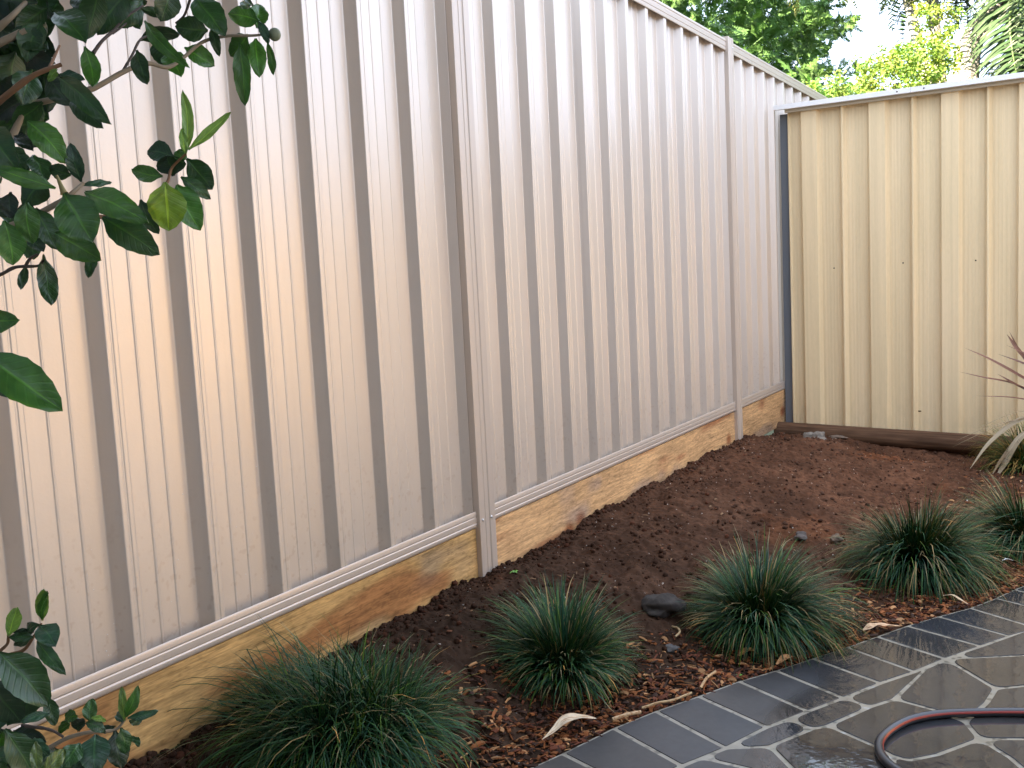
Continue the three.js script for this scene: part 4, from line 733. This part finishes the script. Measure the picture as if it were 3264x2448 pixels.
// ---------------------------------------------------------------- the spiky brown cordyline at the right edge
{
  const c = thing('cordyline', 'spiky bronze brown strappy plant in front of the cream fence at right', 'cordyline', [1.5, 0, -2.93]);
  const o = V(1.5, 0, -2.93), top = V(0, 0.21, 0), tr = new THREE.CylinderGeometry(0.022, 0.03, 0.24, 12, 4); tr.translate(0, 0.10, 0); part(c, 'stem', tr, std({ rgb: [0.12, 0.085, 0.06], roughness: 0.9 }));
  const grain = tex(64, 256, (u, v) => { const k = 0.75 + 0.5 * noise(u * 26, v * 3, 181) * (0.7 + 0.3 * noise(u * 5, v * 9, 183)); return [k * 0.8, k * 0.8, k * 0.8]; });
  const bronze = std({ rgb: [0.20, 0.088, 0.055], map: grain, roughness: 0.45, side: THREE.DoubleSide }), old = std({ rgb: [0.42, 0.33, 0.20], map: grain, roughness: 0.6, side: THREE.DoubleSide }), tan = std({ rgb: [0.33, 0.23, 0.12], map: grain, roughness: 0.65, side: THREE.DoubleSide });
  const lf = (pts, w, m, label) => { const P = pts.map((p) => V(...p).sub(o)); part(c, 'leaf', blade(P.reverse(), [w * 0.45, w * 0.8, w, w * 0.95, w * 0.75, w * 0.42, w * 0.03], { fold: 0.35, seg: 20, across: 4, up: V(-0.2, 0.9, 0.5) }), m, label ? { label } : undefined); };
  lf([[1.181, 0.633, -2.737], [1.238, 0.539, -2.759], [1.499, 0.22, -2.935]], 0.014, bronze); lf([[1.013, 0.581, -2.629], [1.118, 0.518, -2.685], [1.285, 0.398, -2.77], [1.499, 0.212, -2.934]], 0.0145, bronze);
  lf([[0.994, 0.472, -2.604], [1.083, 0.441, -2.654], [1.212, 0.402, -2.726], [1.499, 0.215, -2.934]], 0.0095, bronze); lf([[1.06, 0.358, -2.629], [1.253, 0.329, -2.742], [1.499, 0.206, -2.933]], 0.008, bronze);
  lf([[1.143, 0.455, -2.692], [1.23, 0.39, -2.736], [1.499, 0.217, -2.934]], 0.013, bronze); lf([[1.041, 0.022, -2.578], [1.123, 0.141, -2.64], [1.254, 0.24, -2.731], [1.499, 0.228, -2.935]], 0.016, old, 'pale drooping old leaf');
  lf([[1.140, -0.035, -2.626], [1.179, 0.032, -2.66], [1.255, 0.165, -2.722], [1.499, 0.217, -2.934]], 0.019, old, 'broad pale hanging leaf'); lf([[1.125, -0.02, -2.632], [1.165, 0.05, -2.67], [1.25, 0.155, -2.735], [1.499, 0.2, -2.934]], 0.013, tan, 'dry tan hanging leaf');
  lf([[1.19, 0.646, -2.746], [1.251, 0.517, -2.768], [1.499, 0.228, -2.945]], 0.008, bronze); lf([[0.985, 0.156, -2.559], [1.104, 0.206, -2.637], [1.254, 0.24, -2.731], [1.471, 0.2, -2.915]], 0.0032, tan); lf([[1.03, 0.19, -2.587], [1.254, 0.276, -2.736], [1.471, 0.219, -2.917]], 0.003, tan);
  lf([[0.97, 0.128, -2.54], [1.12, 0.2, -2.64], [1.29, 0.25, -2.76], [1.471, 0.21, -2.92]], 0.0028, tan);
  const a = rng(55); for (let k = 0; k < 16; k++) { const an = -1.0 + k * 0.235 + rr(a, -0.1, 0.1), l = rr(a, 0.42, 0.58), h = rr(a, 0.05, 0.42), d = [Math.cos(an), Math.sin(an)]; lf([[1.5 + d[0] * l * 0.95, 0.21 + h, -2.93 + d[1] * l * 0.6], [1.5 + d[0] * l * 0.55, 0.21 + h * 0.75, -2.93 + d[1] * l * 0.38], [1.5, 0.215, -2.93]], 0.013, bronze); }
}
// ---------------------------------------------------------------- garden hose
{
  const path = [[1.9, -0.16], [1.62, -0.07], [1.401, 0.008], [1.318, 0.047], [1.238, 0.094], [1.188, 0.147], [1.159, 0.215], [1.150, 0.274], [1.158, 0.318], [1.177, 0.354], [1.215, 0.392], [1.27, 0.43], [1.36, 0.47], [1.5, 0.52], [1.75, 0.56], [2.1, 0.7]];
  const r = 0.0092, c = new THREE.CatmullRomCurve3(path.map(([x, z]) => V(x, r + 0.001, z)));
  const h = thing('garden_hose', 'black rubber garden hose with a red stripe looped on the wet paving', 'hose');
  part(h, 'hose_body', new THREE.TubeGeometry(c, 220, r, 18), std({ rgb: [0.022, 0.022, 0.026], roughness: 0.3 }));
  const b = new Buf(), N = 220; for (let i = 0; i <= N; i++) { const P = c.getPoint(i / N), T = c.getTangent(i / N), S = new THREE.Vector3().crossVectors(V(0, 1, 0), T).normalize(); for (let k = 0; k <= 4; k++) { const th = 0.42 + (k - 2) * 0.13, n = V(0, Math.sin(th), 0).addScaledVector(S, Math.cos(th)); b.v(P.clone().addScaledVector(n, r + 0.0005).toArray(), n.toArray()); } if (i) for (let k = 0; k < 4; k++) { const m = (i - 1) * 5 + k; b.q(m, m + 1, m + 6, m + 5); } }
  part(h, 'hose_stripe', b.geo(false), std({ rgb: [0.24, 0.022, 0.014], roughness: 0.38, side: THREE.DoubleSide }));
}
// ---------------------------------------------------------------- the camellia in the left foreground
{
  const root = V(0.30, soilBase(0.2, 1.75), 1.78), c = thing('camellia_shrub', 'glossy dark green leafy camellia shrub in the left foreground before the ribbed fence', 'shrub', root.toArray());
  const leafTex = tex(256, 512, (u, v) => {
    const d = Math.abs(u - 0.5) * 2, mid = smooth(0.07, 0.02, d * (0.5 + 0.6 * v)), s = v * 9 - d * 1.9, side = smooth(0.12, 0.02, Math.abs(s - Math.round(s))) * smooth(0.05, 0.2, d) * smooth(1.0, 0.75, d), n = fbm(u * 5, v * 9, 191, 4), k = 0.72 + 0.5 * n + 0.65 * mid + 0.16 * side, y = mid * 0.4 + smooth(0.6, 0.8, fbm(u * 3 + 5, v * 4, 195, 3)) * 0.25;
    return [k * (0.52 + y), k * (0.56 + y * 0.4), k * (0.5 - y * 0.2)];
  });
  const leafBump = tex(256, 512, (u, v) => { const d = Math.abs(u - 0.5) * 2, s = v * 9 - d * 1.9, side = smooth(0.2, 0.0, Math.abs(s - Math.round(s))) * smooth(0.02, 0.2, d); return 0.5 - 0.3 * side + 0.15 * fbm(u * 8, v * 14, 197, 3) - 0.3 * smooth(0.08, 0, d); });
  const tone = { d: [0.026, 0.078, 0.018], k: [0.012, 0.036, 0.011], m: [0.055, 0.165, 0.020], s: [0.055, 0.170, 0.028], b: [0.028, 0.085, 0.040], y: [0.27, 0.43, 0.03], l: [0.20, 0.36, 0.06], o: [0.110, 0.160, 0.028] };
  const mats = {}; for (const k in tone) mats[k] = [0.85, 1.0, 1.2].map((f) => std({ rgb: tone[k].map((q) => Math.min(1, q * f * 1.45)), map: leafTex, bumpMap: leafBump, bumpScale: 0.0006, roughness: k === 'l' ? 0.5 : 0.36, side: THREE.DoubleSide, transmission: 'yl'.includes(k) ? 0.35 : 'ms'.includes(k) ? 0.22 : 0.1, thickness: 0 }));
  const a = rng(23), cam = camera.position.clone();
  LEAVES.forEach(([t, B, T, w, roll, bend], idx) => {
    const P = V(...B).sub(root), Q = V(...T).sub(root), ax = Q.clone().sub(P), len = ax.length(), T0 = ax.clone().normalize();
    const N0 = cam.clone().sub(root).sub(P).normalize(); N0.addScaledVector(T0, -N0.dot(T0)).normalize(); N0.applyAxisAngle(T0, roll * (idx % 2 ? 1 : -1));
    if (N0.y < -0.2) N0.negate();
    const S = new THREE.Vector3().crossVectors(T0, N0), b = new Buf(), n = 12, m = 6, fold = rr(a, 0.12, 0.34), ser = rr(a, 0.01, 0.03), skew = rr(a, -0.05, 0.05), cup = rr(a, -0.15, 0.25), full = rr(a, 0.95, 1.25);
    for (let i = 0; i <= n; i++) {
      const s = i / n, st = 0.07, u = clamp((s - st) / (1 - st)), prof = u <= 0 ? 0.035 : Math.pow(Math.sin(Math.PI * Math.pow(u, 0.82 * full)), 0.62) * (1 - 0.22 * u * u) + 0.02 * (1 - u), hw = w * 0.5 * Math.max(prof, s < st ? 0.05 : 0.0) + (i === n ? 0.0001 : 0.0006);
      const C = P.clone().lerp(Q, s).addScaledVector(N0, Math.sin(s * Math.PI) * bend * len * 0.55).addScaledVector(S, skew * len * Math.sin(s * Math.PI));
      for (let j = 0; j <= m; j++) { const f = j / m * 2 - 1, af = Math.abs(f), edge = af > 0.99 ? 1 + ser * (i % 2 ? 1 : -1) : 1; const p = C.clone().addScaledVector(S, f * hw * edge).addScaledVector(N0, hw * (fold * af - cup * af * af) + 0.0012 * Math.sin(s * 13 + j * 1.7 + idx)); b.v(p.toArray(), [0, 1, 0], [f * 0.5 + 0.5, s]); }
    }
    for (let i = 0; i < n; i++) for (let j = 0; j < m; j++) { const k = i * (m + 1) + j; b.q(k, k + 1, k + m + 2, k + m + 1); }
    const g = b.geo(false); g.computeVertexNormals(); part(c, 'leaf', g, mats[t][idx % 3], t === 'y' ? { label: 'broad yellow green leaf' } : undefined);
  });
  const bark = { g: std({ rgb: [0.26, 0.21, 0.14], roughness: 0.8 }), k: std({ rgb: [0.075, 0.055, 0.042], roughness: 0.8 }), r: std({ rgb: [0.20, 0.105, 0.05], roughness: 0.75 }) };
  const limb = (pts, r0, r1, mat, name = 'branch') => {
    const cv = new THREE.CatmullRomCurve3(pts), N = pts.length * 7, b = new Buf(), M = 8; let nrm = V(0, 1, 0.3);
    for (let i = 0; i <= N; i++) { const t = i / N, P = cv.getPoint(t), T = cv.getTangent(t), X = nrm.clone().addScaledVector(T, -nrm.dot(T)).normalize(), Y = new THREE.Vector3().crossVectors(T, X), r = mix(r0, r1, t) * (1 + 0.22 * Math.max(0, noise(t * pts.length * 2.7, r0 * 999, 5) - 0.6) * 2.5); for (let j = 0; j <= M; j++) { const th = j / M * 6.28318, n = X.clone().multiplyScalar(Math.cos(th)).addScaledVector(Y, Math.sin(th)); b.v(P.clone().addScaledVector(n, r).toArray(), n.toArray(), [j / M, t * 6]); } if (i) for (let j = 0; j < M; j++) { const k = (i - 1) * (M + 1) + j; b.q(k, k + 1, k + M + 2, k + M + 1); } }
    part(c, name, b.geo(false), mat);
  };
  const rel = (p) => V(...p).sub(root);
  TWIGS.forEach(([t, P, r0, r1]) => limb(P.map(rel), r0, r1, bark[t]));
  const tp = TWIGS.map((q) => rel(q[1][0]));
  limb([V(0, -0.05, 0), V(-0.02, 0.35, 0.03), V(0.02, 0.75, 0.02), tp[0].clone().lerp(tp[2], 0.5).add(V(0, -0.05, 0)), tp[0]], 0.024, 0.010, bark.g, 'trunk');
  for (const i of [2, 4, 9, 11, 13, 16]) if (tp[i]) limb([V(0.0, clamp(tp[i].y - 0.25, 0.1, 0.9), 0.025), tp[i].clone().multiplyScalar(0.6).add(V(0, tp[i].y * 0.3 - 0.06, 0)), tp[i]], 0.010, TWIGS[i][2] * 0.95, bark.g);
  // flower bud at the branch tip and a hairy leaf bud
  const bud = new THREE.SphereGeometry(0.0078, 18, 14); { const p = bud.attributes.position; for (let i = 0; i < p.count; i++) { const y = p.getY(i) / 0.0078, th = Math.atan2(p.getZ(i), p.getX(i)), k = 1 + 0.05 * Math.cos(th * 5) * (1 - y * y) + 0.03 * y; p.setXYZ(i, p.getX(i) * k, p.getY(i) * 1.05, p.getZ(i) * k); } bud.computeVertexNormals(); }
  bud.translate(...rel(BUD[0]).toArray()); const fb = part(c, 'flower_bud', bud, std({ rgb: [0.17, 0.20, 0.12], roughness: 0.6 }), { label: 'round grey green flower bud at the branch tip' });
  const cal = new THREE.SphereGeometry(0.004, 10, 8); cal.scale(1.3, 1, 1); cal.translate(...rel(BUD[1]).toArray()); part(fb, 'calyx', cal, std({ rgb: [0.24, 0.12, 0.05], roughness: 0.7 }));
  limb([rel(BUD[2]), rel(BUD[2]).lerp(rel(BUD[3]), 0.35), rel(BUD[3])], 0.0034, 0.0012, std({ rgb: [0.22, 0.19, 0.07], roughness: 0.7 }), 'leaf_bud');
}
// ---------------------------------------------------------------- beyond the fences: conifer, palms, yellow green trees, and an unseen wall added out to the right
const barkTexture = (rgb, seed, s = 1) => { const t = tex(256, 256, (u, v) => { const n = fbm(u * 8, v * 5, seed, 4, 0), cr = smooth(0.42, 0.5, fbm(u * 14, v * 5 + 3, seed + 4, 3)), k = (0.55 + 0.7 * n) * mix(0.45, 1, cr); return rgb.map((q) => q * k); }); t.repeat.set(2, 3 * s); return t; };
function trunkGeo(pts, r0, r1, M = 14, seed = 1) {
  const cv = new THREE.CatmullRomCurve3(pts), N = 26, b = new Buf();
  for (let i = 0; i <= N; i++) { const t = i / N, P = cv.getPoint(t), r = mix(r0, r1, t); for (let j = 0; j <= M; j++) { const th = j / M * 6.28318, k = 1 + 0.09 * (noise(Math.cos(th) * 2 + 5, t * 9 + Math.sin(th) * 2, seed) - 0.5); b.v([P.x + Math.cos(th) * r * k, P.y, P.z + Math.sin(th) * r * k], [Math.cos(th), 0, Math.sin(th)], [j / M, t * 4]); } if (i) for (let j = 0; j < M; j++) { const k = (i - 1) * (M + 1) + j; b.q(k, k + M + 1, k + M + 2, k + 1); } }
  return b.geo(false);
}
// scale-leaf spray of a cypress: a feather of short tapering leaflets
function sprayGeo(seed) {
  const a = rng(seed), b = new Buf();
  const needle = (p, d, l, w, c) => { const side = new THREE.Vector3().crossVectors(d, V(0, 0, 1)).normalize(); const n = [0, 0.3, 1]; const q0 = b.v(p.clone().addScaledVector(side, w).toArray(), n, [0, 0], c), q1 = b.v(p.clone().addScaledVector(side, -w).toArray(), n, [1, 0], c), q2 = b.v(p.clone().addScaledVector(d, l).toArray(), n, [0.5, 1], c.map((x) => x * 1.25)); b.t(q0, q1, q2); };
  for (let i = 0; i < 15; i++) { const t = i / 15, P = V(Math.sin(t * 2 + seed) * 0.03, t, Math.cos(t * 3 + seed) * 0.04), sg = i % 2 ? 1 : -1, an = rr(a, 0.55, 1.0) * sg, l = mix(0.42, 0.16, t) * rr(a, 0.75, 1.2), k = rr(a, 0.75, 1.15), c = [k, k, k]; const d = V(Math.sin(an), Math.cos(an), rr(a, -0.35, 0.35)).normalize(); needle(P, d, l, 0.055, c); const m = P.clone().addScaledVector(d, l * 0.45); needle(m, V(Math.sin(an + 0.6), Math.cos(an + 0.6), rr(a, -0.3, 0.3)).normalize(), l * 0.5, 0.04, c); needle(m, V(Math.sin(an - 0.6), Math.cos(an - 0.6), rr(a, -0.3, 0.3)).normalize(), l * 0.5, 0.04, c); }
  needle(V(0, 0.9, 0), V(0, 1, 0), 0.25, 0.03, [1.1, 1.1, 1.1]); const g = b.geo(); g.computeVertexNormals(); return g;
}
const along = (dir, roll) => { const q = new THREE.Quaternion().setFromUnitVectors(V(0, 1, 0), dir); return q.multiply(new THREE.Quaternion().setFromAxisAngle(V(0, 1, 0), roll)); };
{
  const t = thing('conifer', 'tall feathery green conifer rising behind the ribbed fence', 'conifer tree', [-2.62, -0.12, -7.9]), a = rng(61);
  part(t, 'trunk', trunkGeo([V(0, 0, 0), V(0.05, 2.4, 0), V(0, 7.0, 0.05)], 0.17, 0.04), std({ map: barkTexture([0.2, 0.14, 0.1], 211), roughness: 0.95 }));
  const R = V(2.02, 4.4, 2.0), C = V(0, 2.75, 0), L = [[], [], []], q = new THREE.Quaternion();
  const faced = (y, o) => { const Y = y.clone().normalize(), Z = o.clone().addScaledVector(Y, -o.dot(Y)).normalize(), X = new THREE.Vector3().crossVectors(Y, Z); return new THREE.Quaternion().setFromRotationMatrix(new THREE.Matrix4().makeBasis(X, Y, Z)); };
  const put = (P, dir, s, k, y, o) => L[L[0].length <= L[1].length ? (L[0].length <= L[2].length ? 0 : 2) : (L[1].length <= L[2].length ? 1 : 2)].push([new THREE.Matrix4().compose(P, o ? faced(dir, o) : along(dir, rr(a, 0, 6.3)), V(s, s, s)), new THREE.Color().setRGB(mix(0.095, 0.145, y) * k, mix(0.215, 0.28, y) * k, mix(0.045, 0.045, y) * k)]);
  for (let i = 0; i < 430; i++) {   // branch ends, each a plume of sprays
    const u = rr(a, -0.35, 0.92), th = rr(a, 0, 6.2832), s = Math.sqrt(1 - u * u), d = V(Math.cos(th) * s, u, Math.sin(th) * s), rad = rr(a, 0.80, 1.04), P0 = V(d.x * R.x * rad, d.y * R.y * rad, d.z * R.z * rad).add(C), out = V(d.x, 0.12 + d.y * 0.25, d.z).normalize(), pl = rr(a, 0.45, 0.75), bright = rr(a, 0.15, 1);
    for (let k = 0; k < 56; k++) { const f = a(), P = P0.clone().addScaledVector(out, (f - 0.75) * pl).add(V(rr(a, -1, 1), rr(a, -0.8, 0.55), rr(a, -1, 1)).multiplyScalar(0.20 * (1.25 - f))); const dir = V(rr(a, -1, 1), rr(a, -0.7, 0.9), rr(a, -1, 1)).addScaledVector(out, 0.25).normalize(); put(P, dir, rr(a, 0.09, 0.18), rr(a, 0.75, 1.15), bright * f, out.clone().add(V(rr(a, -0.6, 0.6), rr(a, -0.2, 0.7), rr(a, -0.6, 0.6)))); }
  }
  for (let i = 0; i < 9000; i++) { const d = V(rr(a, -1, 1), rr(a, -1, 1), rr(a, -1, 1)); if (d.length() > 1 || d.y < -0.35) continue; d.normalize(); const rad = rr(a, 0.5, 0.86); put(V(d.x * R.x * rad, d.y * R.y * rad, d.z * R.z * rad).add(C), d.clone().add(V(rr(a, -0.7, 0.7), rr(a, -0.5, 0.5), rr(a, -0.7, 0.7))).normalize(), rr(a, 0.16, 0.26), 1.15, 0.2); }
  const mat = std({ vertexColors: true, roughness: 0.7, side: THREE.DoubleSide, transmission: 0.3, thickness: 0 });
  const crown = new THREE.Group(); crown.name = 'crown'; crown.userData = { kind: 'stuff' }; t.add(crown);
  L.forEach((l, i) => instances(crown, 'foliage', sprayGeo(301 + i), mat, l));
  for (let k = 0; k < 14; k++) { const y = 1.8 + k * 0.3, an = k * 2.4, l = 1.3; part(t, 'limb', trunkGeo([V(0, y, 0), V(Math.cos(an) * l * 0.5, y + 0.12, Math.sin(an) * l * 0.5), V(Math.cos(an) * l, y + 0.2, Math.sin(an) * l)], 0.035, 0.012, 7), std({ rgb: [0.15, 0.1, 0.07], roughness: 0.9 })); }
}
// broadleaf trees: clumps of small leaves
function leafGeo() { const b = new Buf(), c = [1, 1, 1]; const p = [[0, 0, 0], [0.28, 0.35, 0.05], [0.22, 0.72, 0.03], [0, 1, -0.04], [-0.22, 0.72, 0.03], [-0.28, 0.35, 0.05]]; p.forEach((q) => b.v(q, [0, 0.1, 1], [q[0] + 0.5, q[1]], c)); b.t(0, 1, 2); b.t(0, 2, 3); b.t(0, 3, 4); b.t(0, 4, 5); const g = b.geo(false); g.computeVertexNormals(); return g; }
const leafG = leafGeo();
function leafTree(name, label, category, base, crowns, trunk, rgb, size, seed, per = 1) {
  const t = thing(name, label, category, base, null), a = rng(seed), l = [];
  part(t, 'trunk', trunkGeo(trunk.pts, trunk.r, trunk.r * 0.45, 9, seed), std({ map: barkTexture(trunk.rgb || [0.3, 0.26, 0.2], seed), roughness: 0.9 }));
  for (const [cx, cy, cz, R, n] of crowns) {
    for (let i = 0; i < n; i++) { const d = V(rr(a, -1, 1), rr(a, -0.85, 1), rr(a, -1, 1)).normalize(), P0 = V(cx, cy, cz).addScaledVector(d, R * rr(a, 0.55, 1)), br = rr(a, 0.65, 1.2), yl = a();
      for (let k = 0; k < 26 * per; k++) { const P = P0.clone().add(V(rr(a, -1, 1), rr(a, -0.7, 0.7), rr(a, -1, 1)).multiplyScalar(R * 0.26)); const dir = V(rr(a, -1, 1), rr(a, -0.9, 0.5), rr(a, -1, 1)).normalize(), s = size * rr(a, 0.6, 1.2); l.push([new THREE.Matrix4().compose(P, along(dir, rr(a, 0, 6.3)), V(s, s, s)), new THREE.Color().setRGB(rgb[0] * br * mix(0.7, 1.25, yl), rgb[1] * br, rgb[2] * br)]); } }
  }
  const m = instances(t, 'crown', leafG, std({ roughness: 0.6, side: THREE.DoubleSide, transmission: 0.4, thickness: 0 }), l); return t;
}
leafTree('leafy_tree', 'bright yellow green leafy tree seen low between the conifer and pale trunks', 'tree', [-0.16, -0.12, -5.3], [[0, 2.28, 0, 0.24, 46], [-0.16, 2.16, 0.05, 0.2, 30], [0.2, 2.2, 0.05, 0.2, 30]], { pts: [V(0, 0, 0), V(0.03, 1.2, 0), V(0.02, 2.2, 0)], r: 0.06 }, [0.22, 0.36, 0.05], 0.033, 71, 2);
leafTree('leafy_tree', 'sunlit lime green tree standing directly left of the pale slender trunks', 'tree', [0.13, -0.12, -6.05], [[0, 2.48, 0, 0.30, 60], [0.22, 2.62, -0.05, 0.26, 44], [-0.2, 2.36, 0.1, 0.24, 36], [0.3, 2.95, -0.2, 0.2, 14]], { pts: [V(0, 0, 0), V(0.0, 1.4, 0), V(0.05, 2.5, 0)], r: 0.07 }, [0.26, 0.37, 0.04], 0.034, 73, 2);
// palms
function frond(len, droop, seed, leafLen, lw) {   // along +x, arching over; leaflets hang
  const a = rng(seed), b = new Buf(), N = 46, pos = [];
  let x = 0, y = 0, el = 0.75; for (let i = 0; i <= N; i++) { pos.push([x, y]); x += Math.cos(el) * len / N; y += Math.sin(el) * len / N; el -= droop / N; }
  for (let i = 3; i < N; i++) for (const s of [-1, 1]) {
    const t = i / N, L = leafLen * Math.sin(Math.PI * (0.12 + 0.86 * t)) * rr(a, 0.8, 1.1) + 0.05, [px, py] = pos[i], fw = rr(a, 0.45, 0.75), seg = 5; let X = px, Y = py, Z = 0, e = rr(a, 0.1, 0.5); const hx = Math.sin(fw), hz = Math.cos(fw) * s, k = rr(a, 0.75, 1.15);
    for (let j = 0; j <= seg; j++) { const q = j / seg, w = lw * (1 - q * q * 0.95), c = [k * (1 + q * 0.3), k, k]; b.v([X - w * hz * s, Y, Z + w * hx], [0, 1, 0.2 * s], [0, q], c); b.v([X + w * hz * s, Y - w * 0.5, Z - w * hx], [0, 1, 0.2 * s], [1, q], c); if (j) { const m = b.k - 4; b.q(m, m + 1, m + 3, m + 2); } X += hx * Math.cos(e) * L / seg; Z += hz * Math.cos(e) * L / seg; Y += Math.sin(e) * L / seg; e -= rr(a, 0.14, 0.36); }
  }
  for (let i = 0; i < N; i++) { const [x0, y0] = pos[i], [x1, y1] = pos[i + 1], r = mix(0.02, 0.004, i / N); const c = [1.6, 1.3, 0.9]; const k = b.k; for (const [X, Y] of [[x0, y0], [x1, y1]]) for (const [dy, dz] of [[r, 0], [0, r], [-r, 0], [0, -r]]) b.v([X, Y + dy, dz], [0, dy / r, dz / r], [0, 0], c); for (let j = 0; j < 4; j++) b.q(k + j, k + (j + 1) % 4, k + 4 + (j + 1) % 4, k + 4 + j); }
  const g = b.geo(); g.computeVertexNormals(); return g;
}
function palm(label, pts, r, rgbTrunk, tone, n, len, seed, o = {}) {
  const t = thing('palm_tree', label, 'palm tree', pts[0].toArray()), a = rng(seed), rel = pts.map((p) => p.clone().sub(pts[0]));
  part(t, 'trunk', trunkGeo(rel, r, r * 0.85, 16, seed), std({ map: barkTexture(rgbTrunk, seed, 2), bumpMap: barkTexture([1, 1, 1], seed, 2), bumpScale: 0.02, roughness: 0.9 }));
  const top = rel[rel.length - 1], mat = std({ rgb: tone, vertexColors: true, roughness: 0.45, side: THREE.DoubleSide, transmission: o.tr || 0.2, thickness: 0 }), kinds = [0, 1, 2].map((k) => frond(len, 1.9 + k * 0.35, seed + k, o.leaf || 0.42, o.lw || 0.013));
  for (let k = 0; k < n; k++) { const f = part(t, 'frond', kinds[k % 3], mat); f.position.copy(top).add(V(0, rr(a, -0.05, 0.08), 0)); f.rotation.set(rr(a, -0.3, 0.3), k * 2.399 + rr(a, -0.2, 0.2), rr(a, -1.05, 0.45), 'YZX'); if (o.keep && Math.cos(f.rotation.y) < -0.25 && f.rotation.z < 0.05) f.rotation.z = rr(a, 0.05, 0.5); f.scale.setScalar(rr(a, 0.85, 1.1)); }
}
palm('large dark palm with drooping fronds and a thick grey trunk above the cream fence', [V(0.54, -0.12, -7.27), V(0.535, 2.4, -7.27), V(0.62, 2.9, -7.27), V(1.10, 3.38, -7.2)], 0.115, [0.55, 0.52, 0.48], [0.060, 0.125, 0.045], 96, 1.5, 83, { keep: true });
palm('slender pale stemmed palm leaning left, nearest the gap of white sky', [V(0.36, -0.12, -7.1), V(0.262, 2.45, -7.1), V(0.155, 3.0, -7.1), V(-0.02, 3.9, -7.1)], 0.05, [0.62, 0.60, 0.52], [0.24, 0.30, 0.08], 7, 1.2, 87, { tr: 0.45, leaf: 0.34 });
palm('slender pale stemmed palm between the leaning stem and thick grey trunk', [V(0.40, -0.12, -7.2), V(0.362, 2.45, -7.2), V(0.312, 3.0, -7.2), V(0.25, 4.0, -7.2)], 0.05, [0.60, 0.58, 0.5], [0.22, 0.29, 0.07], 7, 1.2, 91, { tr: 0.45, leaf: 0.34 });
leafTree('understorey_shrub', 'dark leafy shrub filling the base of the large palm', 'shrub', [1.2, -0.12, -7.9], [[0, 2.4, 0, 0.6, 90], [-0.25, 2.2, 0.2, 0.35, 44], [0.7, 2.5, 0.1, 0.7, 70]], { pts: [V(0, 0, 0), V(0.1, 1, 0), V(0.1, 2, 0)], r: 0.06 }, [0.06, 0.10, 0.04], 0.08, 77);
{ const w = structure('added_garden_wall', null), m = std({ rgb: [0.42, 0.33, 0.22], roughness: 0.85 }); part(w, 'wall', bx(5.4, 5.6, -0.12, 2.0, -3.2, 4.4), m); part(w, 'coping', bx(5.36, 5.64, 2.0, 2.06, -3.2, 4.42), m); }  // unseen wall, added to hide low sky and return warm light
renderer.render(scene, camera);
